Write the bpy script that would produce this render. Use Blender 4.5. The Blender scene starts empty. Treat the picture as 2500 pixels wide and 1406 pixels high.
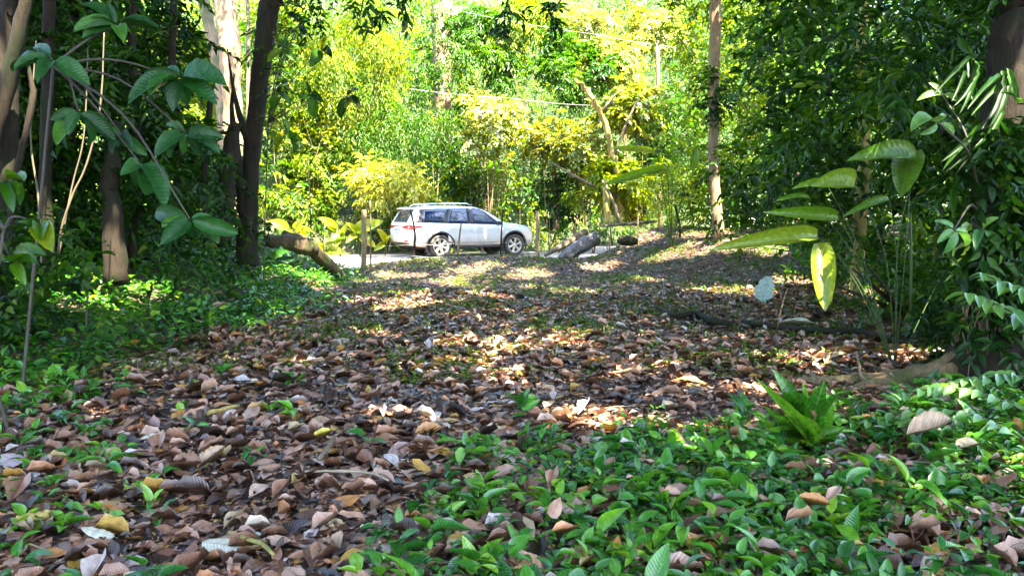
import bpy, math, random
import numpy as np
from mathutils import Vector, Matrix
from mathutils.bvhtree import BVHTree

# ------------------------------------------------------------------ camera, sky, sun, exposure
SC = bpy.context.scene
COL = SC.collection
F = 1960.0
PITCH = math.radians(5.305)
CAMZ = 1.5
cam = bpy.data.cameras.new('camera')
cam_ob = bpy.data.objects.new('camera', cam)
COL.objects.link(cam_ob)
cam.sensor_width = 36
cam.lens = 36 * F / 2500.0
cam.clip_end = 600
cam.clip_start = 0.05
cam_ob.location = (0, 0, CAMZ)
cam_ob.rotation_euler = (math.radians(90) - PITCH, 0, 0)
SC.camera = cam_ob

SUN_AZ = math.radians(152.0)     # clockwise from +Y
SUN_EL = math.radians(58.0)
SV = np.array([math.sin(SUN_AZ) * math.cos(SUN_EL), math.cos(SUN_AZ) * math.cos(SUN_EL), math.sin(SUN_EL)])

W = bpy.data.worlds.new('World')
SC.world = W
W.use_nodes = True
nt = W.node_tree
for n in list(nt.nodes):
    nt.nodes.remove(n)
wo = nt.nodes.new('ShaderNodeOutputWorld')
bg = nt.nodes.new('ShaderNodeBackground')
sk = nt.nodes.new('ShaderNodeTexSky')
sk.sky_type = 'NISHITA'
sk.sun_disc = False
sk.sun_elevation = SUN_EL
sk.sun_rotation = SUN_AZ
bg.inputs[1].default_value = 0.15
nt.links.new(sk.outputs[0], bg.inputs[0])
nt.links.new(bg.outputs[0], wo.inputs[0])

sl = bpy.data.lights.new('sun', 'SUN')
sl.energy = 5.0
sl.angle = math.radians(0.5)
sl.color = (1.0, 0.90, 0.72)
so = bpy.data.objects.new('sun', sl)
COL.objects.link(so)
so.rotation_euler = Vector(SV).to_track_quat('Z', 'Y').to_euler()

SC.view_settings.view_transform = 'Standard'
SC.view_settings.look = 'None'
SC.view_settings.exposure = 4.15
SC.view_settings.gamma = 1
cy = SC.cycles
SC.render.engine = 'CYCLES'
cy.max_bounces = 6
cy.diffuse_bounces = 4
cy.glossy_bounces = 2
cy.transmission_bounces = 3
cy.transparent_max_bounces = 4
cy.caustics_reflective = False
cy.caustics_refractive = False
cy.use_adaptive_sampling = True
cy.adaptive_threshold = 0.012
cy.use_denoising = True
cy.denoiser = 'OPENIMAGEDENOISE'
cy.denoising_input_passes = 'RGB_ALBEDO_NORMAL'
cy.denoising_prefilter = 'ACCURATE'
cy.sample_clamp_indirect = 6
SC.render.use_persistent_data = False

R = np.random.default_rng(7)
random.seed(7)
CP, SP = math.cos(PITCH), math.sin(PITCH)


def at(px, py, D):
    """photo pixel (2500 wide) at forward distance D -> world point"""
    u = (px - 1250.0) / F
    v = (703.0 - py) / F
    d = np.array([u, CP + v * SP, -SP + v * CP])
    return np.array([0, 0, CAMZ]) + d * (D / d[1])


def sstep(a, b, x):
    t = np.clip((x - a) / (b - a), 0, 1)
    return t * t * (3 - 2 * t)


RC = np.array([-1.0, 26.6])
RD = np.array([0.92, 0.39]); RD = RD / np.linalg.norm(RD)
RN = np.array([-RD[1], RD[0]])


def road_ts(x, y):
    t = (x - RC[0]) * RD[0] + (y - RC[1]) * RD[1]
    s = (x - RC[0]) * RN[0] + (y - RC[1]) * RN[1]
    return t, s


def gz(x, y):
    x = np.asarray(x, float); y = np.asarray(y, float)
    t, s = road_ts(x, y)
    z = 0.33 * np.exp(-((y - 20.6) / 1.9) ** 2) * sstep(-4.6, -2.2, x) * (1 - sstep(6, 9, x))
    lb = 1.05 * sstep(-3.3, -5.8, x) * sstep(5.5, 13, y) * (1 - sstep(17.0, 20.5, y))
    lb += 0.5 * sstep(-5.5, -11, x) * (1 - sstep(17.5, 21, y))
    rb = 0.75 * sstep(2.4, 6.0, x) * sstep(12, 20, y) * (1 - sstep(23, 27, y) * (1 - sstep(7, 10, x)))
    rb += 0.6 * sstep(6.0, 12, x)
    mm = 0.72 * np.exp(-(((x - 4.3) / 1.45) ** 2 + ((y - 24.2) / 2.2) ** 2))
    z = z + lb + rb + mm
    rise = 0.075 * np.clip(t - 4.5, 0, 40)
    hill = 0.5 * np.clip(s - 4.2, 0, 1e9)
    hill = np.where(hill > 22, 22 + 0.0 * hill, hill)
    hill = hill * sstep(3.4, 6, s)
    z = z + np.clip(rise, 0, 2.0) * sstep(-4, -1, s) + hill
    # gentle unevenness
    rough = 1 - np.exp(-(s / 3.0) ** 2)
    z = z + rough * (0.03 * np.sin(1.3 * x + 0.7 * y) + 0.025 * np.sin(2.1 * y - 1.7 * x + 1) + 0.015 * np.sin(4.3 * x + 3.1 * y))
    far = sstep(60, 120, np.hypot(x, y))
    return z * (1 - 0.0 * far)


# ------------------------------------------------------------------ object helpers
def tag(o, label=None, cat=None, group=None, kind=None):
    if label: o['label'] = label
    if cat: o['category'] = cat
    if group: o['group'] = group
    if kind: o['kind'] = kind
    return o


def empty(name, loc, rz=0):
    o = bpy.data.objects.new(name, None)
    COL.objects.link(o)
    o.location = loc
    o.rotation_euler = (0, 0, rz)
    o.empty_display_size = 0.2
    return o


def mk(name, V, FL, mat, parent=None, rnd=None, uv=None, smooth=True, origin=None):
    """one mesh object from numpy verts and a list of (m,k) face arrays"""
    V = np.asarray(V, dtype=np.float32)
    if origin is not None and parent is None:
        V = V - np.asarray(origin, dtype=np.float32)
    me = bpy.data.meshes.new(name)
    FL = [np.asarray(f, dtype=np.int32) for f in FL if len(f)]
    nl = sum(f.size for f in FL)
    npoly = sum(len(f) for f in FL)
    me.vertices.add(len(V)); me.vertices.foreach_set('co', V.ravel())
    me.loops.add(nl)
    li = np.concatenate([f.ravel() for f in FL])
    me.loops.foreach_set('vertex_index', li)
    me.polygons.add(npoly)
    starts = []; s = 0
    for f in FL:
        k = f.shape[1]
        starts.append(np.arange(len(f)) * k + s)
        s += f.size
    me.polygons.foreach_set('loop_start', np.concatenate(starts).astype(np.int32))
    if smooth:
        me.polygons.foreach_set('use_smooth', np.ones(npoly, dtype=bool))
    me.update(calc_edges=True)
    if rnd is not None:
        a = me.attributes.new('rnd', 'FLOAT', 'POINT')
        a.data.foreach_set('value', np.asarray(rnd, dtype=np.float32))
    if uv is not None:
        u = me.uv_layers.new(name='UVMap')
        u.data.foreach_set('uv', np.asarray(uv, dtype=np.float32)[li].ravel())
    me.validate()
    if mat is not None:
        me.materials.append(mat)
    o = bpy.data.objects.new(name, me)
    COL.objects.link(o)
    if parent is not None:
        o.parent = parent
    elif origin is not None:
        o.location = origin
    return o


class MB:
    def __init__(s):
        s.V = []; s.F = {}; s.n = 0

    def add(s, V, FL):
        V = np.asarray(V, float)
        for f in FL:
            f = np.asarray(f, dtype=np.int64)
            if f.size == 0: continue
            s.F.setdefault(f.shape[1], []).append(f + s.n)
        s.V.append(V); s.n += len(V)

    def build(s, name, mat, parent=None, smooth=True, offset=None, origin=None):
        V = np.concatenate(s.V)
        if offset is not None:
            V = V - np.asarray(offset)
        return mk(name, V, [np.concatenate(v) for v in s.F.values()], mat, parent, smooth=smooth, origin=origin)

    def tube(s, P, r, sides=8, wob=0.0, seed=0, cap=True, flute=0.0, nfl=5):
        P = np.asarray(P, float); n = len(P)
        r = np.broadcast_to(np.asarray(r, float), (n,)).copy()
        rg = np.random.default_rng(seed + 11)
        T = np.gradient(P, axis=0)
        T /= np.linalg.norm(T, axis=1)[:, None] + 1e-9
        ref = np.array([0, 1.0, 0]) if abs(T[0][1]) < 0.8 else np.array([1.0, 0, 0])
        a = np.linspace(0, 2 * np.pi, sides, endpoint=False)
        V = []
        u = ref - T[0] * ref.dot(T[0]); u /= np.linalg.norm(u)
        for i in range(n):
            u = u - T[i] * u.dot(T[i]); u /= np.linalg.norm(u) + 1e-9
            v = np.cross(T[i], u)
            rr = r[i] * (1 + wob * rg.standard_normal(sides) + flute * np.cos(nfl * a + i * 0.12))
            V.append(P[i] + (np.cos(a) * rr)[:, None] * u + (np.sin(a) * rr)[:, None] * v)
        V = np.concatenate(V)
        i, j = np.meshgrid(np.arange(n - 1), np.arange(sides), indexing='ij')
        j2 = (j + 1) % sides
        q = np.stack([i * sides + j, i * sides + j2, (i + 1) * sides + j2, (i + 1) * sides + j], -1).reshape(-1, 4)
        fl = [q]
        if cap:
            c0 = len(V); V = np.concatenate([V, P[:1], P[-1:]])
            jj = np.arange(sides); j2 = (jj + 1) % sides
            fl.append(np.stack([np.full(sides, c0), j2, jj], -1))
            fl.append(np.stack([np.full(sides, c0 + 1), (n - 1) * sides + jj, (n - 1) * sides + j2], -1))
        s.add(V, fl)

    def box(s, c, d, M=None, bev=0.0):
        x, y, z = np.asarray(d, float) / 2
        if bev > 0:
            b = bev
            pts = []
            prof = [(-x, -y + b), (-x + b, -y), (x - b, -y), (x, -y + b), (x, y - b), (x - b, y), (-x + b, y), (-x, y - b)]
            for zz, k in ((-z, b), (-z + b, 0), (z - b, 0), (z, b)):
                for (px, py) in prof:
                    pts.append((px - math.copysign(k, px), py - math.copysign(k, py), zz))
            V = np.array(pts)
            f = []
            for l in range(3):
                for j in range(8):
                    f.append((l * 8 + j, l * 8 + (j + 1) % 8, (l + 1) * 8 + (j + 1) % 8, (l + 1) * 8 + j))
            FL = [np.array(f), np.array([list(range(7, -1, -1)), list(range(24, 32))])]
        else:
            V = np.array([(-x, -y, -z), (x, -y, -z), (x, y, -z), (-x, y, -z), (-x, -y, z), (x, -y, z), (x, y, z), (-x, y, z)])
            FL = [np.array([(0, 3, 2, 1), (4, 5, 6, 7), (0, 1, 5, 4), (1, 2, 6, 5), (2, 3, 7, 6), (3, 0, 4, 7)])]
        if M is not None:
            V = V @ np.asarray(M, float).T
        s.add(V + np.asarray(c, float), FL)

    def lathe(s, prof, c=(0, 0, 0), n=32, axis='y'):
        prof = np.asarray(prof, float)  # (r, h)
        a = np.linspace(0, 2 * np.pi, n, endpoint=False)
        k = len(prof)
        V = np.zeros((k, n, 3))
        V[:, :, 0] = prof[:, 0:1] * np.cos(a); V[:, :, 2] = prof[:, 0:1] * np.sin(a); V[:, :, 1] = prof[:, 1:2]
        V = V.reshape(-1, 3)
        if axis == 'z':
            V = V[:, [0, 2, 1]]
        i, j = np.meshgrid(np.arange(k - 1), np.arange(n), indexing='ij'); j2 = (j + 1) % n
        q = np.stack([i * n + j, i * n + j2, (i + 1) * n + j2, (i + 1) * n + j], -1).reshape(-1, 4)
        s.add(V + np.asarray(c, float), [q])


# ------------------------------------------------------------------ materials
def mat_new(name):
    m = bpy.data.materials.new(name)
    m.use_nodes = True
    nt = m.node_tree
    b = nt.nodes.get('Principled BSDF')
    return m, nt, b, nt.nodes.get('Material Output')


def ramp(nt, stops, interp='LINEAR'):
    r = nt.nodes.new('ShaderNodeValToRGB')
    cr = r.color_ramp
    cr.interpolation = interp
    while len(cr.elements) > 1:
        cr.elements.remove(cr.elements[-1])
    cr.elements[0].position = stops[0][0]; cr.elements[0].color = (*stops[0][1], 1)
    for p, c in stops[1:]:
        e = cr.elements.new(p); e.color = (*c, 1)
    return r


def leaf_mat(name, stops, transl=0.4, rough=0.4, spec=0.5, tboost=1.6, veins=0.0, tcol=None, vein_dark=False, sheen=0.0):
    m, nt, b, out = mat_new(name)
    L = nt.links
    at_ = nt.nodes.new('ShaderNodeAttribute'); at_.attribute_name = 'rnd'
    rp = ramp(nt, stops)
    L.new(at_.outputs['Fac'], rp.inputs[0])
    col = rp.outputs[0]
    if veins > 0:
        uv = nt.nodes.new('ShaderNodeUVMap')
        sp = nt.nodes.new('ShaderNodeSeparateXYZ'); L.new(uv.outputs[0], sp.inputs[0])
        ab = nt.nodes.new('ShaderNodeMath'); ab.operation = 'ABSOLUTE'; L.new(sp.outputs[1], ab.inputs[0])
        mu = nt.nodes.new('ShaderNodeMath'); mu.operation = 'MULTIPLY_ADD'
        L.new(ab.outputs[0], mu.inputs[0]); mu.inputs[1].default_value = -0.22
        L.new(sp.outputs[0], mu.inputs[2])
        fr = nt.nodes.new('ShaderNodeMath'); fr.operation = 'MULTIPLY'; L.new(mu.outputs[0], fr.inputs[0]); fr.inputs[1].default_value = 75.0
        sn = nt.nodes.new('ShaderNodeMath'); sn.operation = 'SINE'; L.new(fr.outputs[0], sn.inputs[0])
        gt = nt.nodes.new('ShaderNodeMapRange'); gt.inputs[1].default_value = 0.75; gt.inputs[2].default_value = 1.0; gt.inputs[4].default_value = 0.6
        L.new(sn.outputs[0], gt.inputs[0])
        mr = nt.nodes.new('ShaderNodeMapRange'); mr.inputs[1].default_value = 0.10; mr.inputs[2].default_value = 0.03
        L.new(ab.outputs[0], mr.inputs[0])
        mx = nt.nodes.new('ShaderNodeMath'); mx.operation = 'MAXIMUM'; L.new(gt.outputs[0], mx.inputs[0]); L.new(mr.outputs[0], mx.inputs[1])
        mv = nt.nodes.new('ShaderNodeMath'); mv.operation = 'MULTIPLY'; L.new(mx.outputs[0], mv.inputs[0]); mv.inputs[1].default_value = veins
        mc = nt.nodes.new('ShaderNodeMixRGB'); L.new(mv.outputs[0], mc.inputs[0]); L.new(col, mc.inputs[1])
        if vein_dark:
            mc.blend_type = 'MULTIPLY'; mc.inputs[2].default_value = (0.35, 0.3, 0.28, 1)
        else:
            mc.blend_type = 'ADD'; mc.inputs[2].default_value = (0.10, 0.14, 0.05, 1)
        col = mc.outputs[0]
        bp = nt.nodes.new('ShaderNodeBump'); bp.inputs['Strength'].default_value = 0.25; bp.inputs['Distance'].default_value = 0.004
        L.new(sn.outputs[0], bp.inputs['Height']); L.new(bp.outputs[0], b.inputs['Normal'])
    # blotches
    tc = nt.nodes.new('ShaderNodeTexCoord')
    nz = nt.nodes.new('ShaderNodeTexNoise'); nz.inputs['Scale'].default_value = 26.0; nz.inputs['Detail'].default_value = 3
    L.new(tc.outputs['Object'], nz.inputs[0])
    mr2 = nt.nodes.new('ShaderNodeMapRange'); mr2.inputs[1].default_value = 0.3; mr2.inputs[2].default_value = 0.7
    mr2.inputs[3].default_value = 0.72; mr2.inputs[4].default_value = 1.25
    L.new(nz.outputs[0], mr2.inputs[0])
    vm = nt.nodes.new('ShaderNodeVectorMath'); vm.operation = 'SCALE'; L.new(col, vm.inputs[0]); L.new(mr2.outputs[0], vm.inputs[3])
    col = vm.outputs[0]
    L.new(col, b.inputs['Base Color'])
    b.inputs['Roughness'].default_value = rough
    b.inputs['Specular IOR Level'].default_value = spec
    if transl > 0:
        tr = nt.nodes.new('ShaderNodeBsdfTranslucent')
        t2 = nt.nodes.new('ShaderNodeVectorMath'); t2.operation = 'MULTIPLY'
        L.new(col, t2.inputs[0])
        tc_ = tcol or (tboost * 1.15, tboost, tboost * 0.5)
        t2.inputs[1].default_value = tc_
        L.new(t2.outputs[0], tr.inputs[0])
        mix = nt.nodes.new('ShaderNodeMixShader'); mix.inputs[0].default_value = transl
        L.new(b.outputs[0], mix.inputs[1]); L.new(tr.outputs[0], mix.inputs[2])
        L.new(mix.outputs[0], out.inputs[0])
    return m


def bark_mat(name, c1, c2, c3=None, scale=1.0, bump=0.6):
    m, nt, b, out = mat_new(name)
    L = nt.links
    tc = nt.nodes.new('ShaderNodeTexCoord')
    mp = nt.nodes.new('ShaderNodeMapping'); mp.inputs['Scale'].default_value = (9 * scale, 9 * scale, 1.6 * scale)
    L.new(tc.outputs['Object'], mp.inputs[0])
    nz = nt.nodes.new('ShaderNodeTexNoise'); nz.inputs['Scale'].default_value = 2.4; nz.inputs['Detail'].default_value = 8; nz.inputs['Roughness'].default_value = 0.7
    L.new(mp.outputs[0], nz.inputs[0])
    nz2 = nt.nodes.new('ShaderNodeTexNoise'); nz2.inputs['Scale'].default_value = 2.2 * scale; nz2.inputs['Detail'].default_value = 5
    L.new(tc.outputs['Object'], nz2.inputs[0])
    rp = ramp(nt, [(0.32, c1), (0.68, c2)]); L.new(nz.outputs[0], rp.inputs[0])
    rp2 = ramp(nt, [(0.48, (0, 0, 0)), (0.62, (1, 1, 1))]); L.new(nz2.outputs[0], rp2.inputs[0])
    mx = nt.nodes.new('ShaderNodeMixRGB'); L.new(rp2.outputs[0], mx.inputs[0]); L.new(rp.outputs[0], mx.inputs[1])
    mx.inputs[2].default_value = (*(c3 or c2), 1)
    L.new(mx.outputs[0], b.inputs['Base Color'])
    b.inputs['Roughness'].default_value = 0.85; b.inputs['Specular IOR Level'].default_value = 0.2
    bp = nt.nodes.new('ShaderNodeBump'); bp.inputs['Strength'].default_value = bump; bp.inputs['Distance'].default_value = 0.03
    L.new(nz.outputs[0], bp.inputs['Height']); L.new(bp.outputs[0], b.inputs['Normal'])
    return m


def plain(name, col, rough=0.5, metal=0.0, spec=0.5, coat=0.0, noise=0.0):
    m, nt, b, out = mat_new(name)
    b.inputs['Base Color'].default_value = (*col, 1)
    b.inputs['Roughness'].default_value = rough
    b.inputs['Metallic'].default_value = metal
    b.inputs['Specular IOR Level'].default_value = spec
    b.inputs['Coat Weight'].default_value = coat
    if noise > 0:
        tc = nt.nodes.new('ShaderNodeTexCoord'); nz = nt.nodes.new('ShaderNodeTexNoise'); nz.inputs['Scale'].default_value = 7; nz.inputs['Detail'].default_value = 4
        nt.links.new(tc.outputs['Object'], nz.inputs[0])
        rp = ramp(nt, [(0.3, tuple(c * (1 - noise) for c in col)), (0.7, tuple(min(1, c * (1 + noise)) for c in col))])
        nt.links.new(nz.outputs[0], rp.inputs[0]); nt.links.new(rp.outputs[0], b.inputs['Base Color'])
    return m


M = {}
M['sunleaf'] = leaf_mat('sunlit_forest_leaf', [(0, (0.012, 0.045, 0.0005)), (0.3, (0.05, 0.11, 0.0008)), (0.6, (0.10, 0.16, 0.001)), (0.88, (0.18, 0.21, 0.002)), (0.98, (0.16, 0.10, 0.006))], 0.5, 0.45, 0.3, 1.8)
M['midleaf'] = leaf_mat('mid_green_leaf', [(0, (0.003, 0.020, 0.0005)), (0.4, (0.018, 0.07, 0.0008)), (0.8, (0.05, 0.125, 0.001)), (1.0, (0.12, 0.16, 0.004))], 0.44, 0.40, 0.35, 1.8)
M['darkleaf'] = leaf_mat('shaded_green_leaf', [(0, (0.002, 0.012, 0.001)), (0.5, (0.007, 0.032, 0.002)), (0.85, (0.025, 0.075, 0.003)), (1.0, (0.09, 0.11, 0.006))], 0.35, 0.45, 0.18, 2.0)  # deep shade put into the green, darker than the sunlit leaves
M['brightleaf'] = leaf_mat('sunlit_yellow_leaf', [(0, (0.16, 0.24, 0.004)), (0.5, (0.34, 0.38, 0.02)), (1.0, (0.48, 0.47, 0.10))], 0.4, 0.35, 0.8, 1.2)  # sun glare put into the yellow-white leaf colour
M['paleleaf'] = leaf_mat('sunlit_pale_glossy_leaf', [(0, (0.10, 0.15, 0.01)), (0.5, (0.22, 0.26, 0.03)), (1.0, (0.36, 0.33, 0.12))], 0.35, 0.25, 1.0, 1.5)  # white of strong sunlight put into the leaf colour
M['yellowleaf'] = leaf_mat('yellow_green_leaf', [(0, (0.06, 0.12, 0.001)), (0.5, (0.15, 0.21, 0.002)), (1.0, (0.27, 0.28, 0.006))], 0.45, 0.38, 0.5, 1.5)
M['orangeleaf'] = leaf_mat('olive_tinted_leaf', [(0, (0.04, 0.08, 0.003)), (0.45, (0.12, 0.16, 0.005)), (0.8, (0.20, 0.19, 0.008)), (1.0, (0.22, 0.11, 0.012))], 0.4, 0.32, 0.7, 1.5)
M['bigleaf'] = leaf_mat('broad_sapling_leaf', [(0, (0.003, 0.025, 0.004)), (0.6, (0.010, 0.058, 0.010)), (1.0, (0.035, 0.11, 0.012))], 0.32, 0.42, 0.25, 1.9, veins=0.10)
M['giantleaf'] = leaf_mat('giant_paddle_leaf', [(0, (0.04, 0.11, 0.004)), (0.6, (0.085, 0.17, 0.006)), (1.0, (0.16, 0.19, 0.012))], 0.45, 0.36, 0.5, 1.7, veins=0.3)
M['cover'] = leaf_mat('ground_cover_leaf', [(0, (0.004, 0.035, 0.005)), (0.3, (0.012, 0.08, 0.009)), (0.55, (0.035, 0.145, 0.009)), (0.8, (0.08, 0.21, 0.008)), (1.0, (0.19, 0.30, 0.010))], 0.3, 0.26, 0.6, 1.8, veins=0.3)
M['grass'] = leaf_mat('grass_blade', [(0, (0.02, 0.07, 0.004)), (1.0, (0.11, 0.17, 0.012))], 0.3, 0.5, 0.4, 1.4)
M['litter'] = leaf_mat('fallen_leaf', [(0, (0.014, 0.006, 0.003)), (0.24, (0.045, 0.019, 0.009)), (0.42, (0.125, 0.056, 0.030)), (0.58, (0.23, 0.118, 0.072)), (0.76, (0.36, 0.225, 0.16)), (0.86, (0.32, 0.12, 0.030)), (0.92, (0.32, 0.21, 0.04)), (0.965, (0.38, 0.32, 0.29)), (1.0, (0.38, 0.29, 0.25))], 0.12, 0.36, 0.55, 1.2, veins=0.4, tcol=(1.3, 1.0, 0.7), vein_dark=True)
M['bark_dark'] = bark_mat('shaded_bark', (0.003, 0.002, 0.001), (0.022, 0.015, 0.008), (0.008, 0.011, 0.003))  # darkness of the shade put into the bark colour
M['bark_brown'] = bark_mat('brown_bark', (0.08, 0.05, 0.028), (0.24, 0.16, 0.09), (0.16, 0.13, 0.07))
M['bark_pale'] = bark_mat('pale_bark', (0.06, 0.043, 0.027), (0.20, 0.15, 0.10), (0.06, 0.065, 0.03))
M['bark_yellow'] = bark_mat('yellow_bark', (0.16, 0.11, 0.03), (0.36, 0.27, 0.09), (0.14, 0.14, 0.04))
M['bark_root'] = bark_mat('sunlit_root_bark', (0.05, 0.033, 0.016), (0.20, 0.14, 0.07), (0.06, 0.065, 0.02), 1.5, 1.0)  # sunlit tan put into the root colour, lighter than its trunk
M['log'] = bark_mat('weathered_wood', (0.04, 0.036, 0.035), (0.20, 0.19, 0.20), (0.09, 0.07, 0.045), 1.4, 1.0)
M['rotlog'] = bark_mat('rotting_wood', (0.010, 0.008, 0.005), (0.07, 0.048, 0.026), (0.03, 0.04, 0.010), 1.2)
M['post'] = bark_mat('post_wood', (0.10, 0.07, 0.035), (0.27, 0.2, 0.11), (0.18, 0.14, 0.08), 1.5)
M['stem'] = plain('green_stem', (0.022, 0.045, 0.008), 0.6, spec=.3)
M['cane'] = plain('brown_cane', (0.06, 0.045, 0.022), 0.7, noise=0.3)
M['drystem'] = plain('dry_stem', (0.17, 0.13, 0.08), 0.7, noise=0.3)
M['twig'] = plain('brown_twig', (0.025, 0.018, 0.01), 0.7, noise=0.3)
M['wire'] = plain('galvanised_wire', (0.3, 0.3, 0.29), 0.45, 0.3)

# ------------------------------------------------------------------ ground sheet, road
def ground_material():
    m, nt, b, out = mat_new('forest_floor')
    L = nt.links
    tc = nt.nodes.new('ShaderNodeTexCoord')
    nz = nt.nodes.new('ShaderNodeTexNoise'); nz.inputs['Scale'].default_value = 14; nz.inputs['Detail'].default_value = 10; nz.inputs['Roughness'].default_value = 0.75
    L.new(tc.outputs['Object'], nz.inputs[0])
    rp = ramp(nt, [(0.3, (0.010, 0.007, 0.004)), (0.5, (0.045, 0.027, 0.017)), (0.62, (0.10, 0.062, 0.040)), (0.75, (0.19, 0.13, 0.09))])
    L.new(nz.outputs[0], rp.inputs[0])
    n2 = nt.nodes.new('ShaderNodeTexNoise'); n2.inputs['Scale'].default_value = 1.1; n2.inputs['Detail'].default_value = 6
    L.new(tc.outputs['Object'], n2.inputs[0])
    r2 = ramp(nt, [(0.5, (0, 0, 0)), (0.66, (0.75, 0.75, 0.75))]); L.new(n2.outputs[0], r2.inputs[0])
    mx = nt.nodes.new('ShaderNodeMixRGB'); L.new(r2.outputs[0], mx.inputs[0]); L.new(rp.outputs[0], mx.inputs[1]); mx.inputs[2].default_value = (0.05, 0.075, 0.018, 1)
    # past the road: undergrowth green, darkened to paint the shaded gaps between leaves
    sp = nt.nodes.new('ShaderNodeSeparateXYZ'); L.new(tc.outputs['Object'], sp.inputs[0])
    mr = nt.nodes.new('ShaderNodeMapRange'); L.new(sp.outputs[1], mr.inputs[0]); mr.inputs[1].default_value = 27; mr.inputs[2].default_value = 33
    m3 = nt.nodes.new('ShaderNodeMixRGB'); L.new(mr.outputs[0], m3.inputs[0]); L.new(mx.outputs[0], m3.inputs[1])
    r4 = ramp(nt, [(0.35, (0.004, 0.010, 0.001)), (0.65, (0.03, 0.06, 0.005))]); L.new(nz.outputs[0], r4.inputs[0]); L.new(r4.outputs[0], m3.inputs[2])
    L.new(m3.outputs[0], b.inputs['Base Color'])
    b.inputs['Roughness'].default_value = 0.9
    bp = nt.nodes.new('ShaderNodeBump'); bp.inputs['Strength'].default_value = 0.9; bp.inputs['Distance'].default_value = 0.05
    L.new(nz.outputs[0], bp.inputs['Height']); L.new(bp.outputs[0], b.inputs['Normal'])
    return m


def grid(xs, ys, zf):
    X, Y = np.meshgrid(xs, ys, indexing='ij')
    V = np.stack([X, Y, zf(X, Y)], -1).reshape(-1, 3)
    nx, ny = len(xs), len(ys)
    i, j = np.meshgrid(np.arange(nx - 1), np.arange(ny - 1), indexing='ij')
    q = np.stack([i * ny + j, (i + 1) * ny + j, (i + 1) * ny + j + 1, i * ny + j + 1], -1).reshape(-1, 4)
    return V, [q]


def warp(n, inner, outer, c=0):
    u = np.linspace(-1, 1, n)
    return c + inner * u + (outer - inner) * np.sign(u) * np.abs(u) ** 5


V, FL = grid(warp(340, 34, 260), warp(340, 30, 260, 14), gz)
g = mk('ground', V, FL, ground_material()); tag(g, kind='structure')


def road_material():
    m, nt, b, out = mat_new('gravel_track')
    L = nt.links
    tc = nt.nodes.new('ShaderNodeTexCoord')
    nz = nt.nodes.new('ShaderNodeTexNoise'); nz.inputs['Scale'].default_value = 18; nz.inputs['Detail'].default_value = 8; nz.inputs['Roughness'].default_value = 0.8
    L.new(tc.outputs['Object'], nz.inputs[0])
    rp = ramp(nt, [(0.3, (0.20, 0.155, 0.125)), (0.55, (0.36, 0.30, 0.26)), (0.75, (0.5, 0.45, 0.4))]); L.new(nz.outputs[0], rp.inputs[0])
    L.new(rp.outputs[0], b.inputs['Base Color']); b.inputs['Roughness'].default_value = 0.9
    bp = nt.nodes.new('ShaderNodeBump'); bp.inputs['Strength'].default_value = 0.8; bp.inputs['Distance'].default_value = 0.04
    L.new(nz.outputs[0], bp.inputs['Height']); L.new(bp.outputs[0], b.inputs['Normal'])
    return m


ts = np.linspace(-45, 10.5, 170); ss = np.linspace(-2.9, 3.9, 26)
T_, S_ = np.meshgrid(ts, ss, indexing='ij')
edge = 1 + 0.05 * np.sin(T_ * 0.9) + 0.03 * np.sin(T_ * 2.3 + 1)
S2 = S_ * edge
X = RC[0] + T_ * RD[0] + S2 * RN[0]; Y = RC[1] + T_ * RD[1] + S2 * RN[1]
fade = 0.06 - 0.10 * np.clip(np.abs(S_ - 0.5) / 3.4, 0, 1) ** 6
Z = gz(X, Y) + fade
nx, ny = T_.shape
i, j = np.meshgrid(np.arange(nx - 1), np.arange(ny - 1), indexing='ij')
q = np.stack([i * ny + j, (i + 1) * ny + j, (i + 1) * ny + j + 1, i * ny + j + 1], -1).reshape(-1, 4)
rd = mk('dirt_road', np.stack([X, Y, Z], -1).reshape(-1, 3), [q], road_material()); tag(rd, kind='structure')


# ------------------------------------------------------------------ leaf machinery
def unit(a):
    return a / (np.linalg.norm(a, axis=-1, keepdims=True) + 1e-9)


def T_rhomb(fold=0.10, droop=-0.12):
    V = np.array([(0, 0, 0), (0.42, 0.5, fold), (1, 0, droop), (0.42, -0.5, fold)])
    return V, [np.array([(0, 2, 1), (0, 3, 2)])], V[:, :2] * [1, 2]


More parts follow.
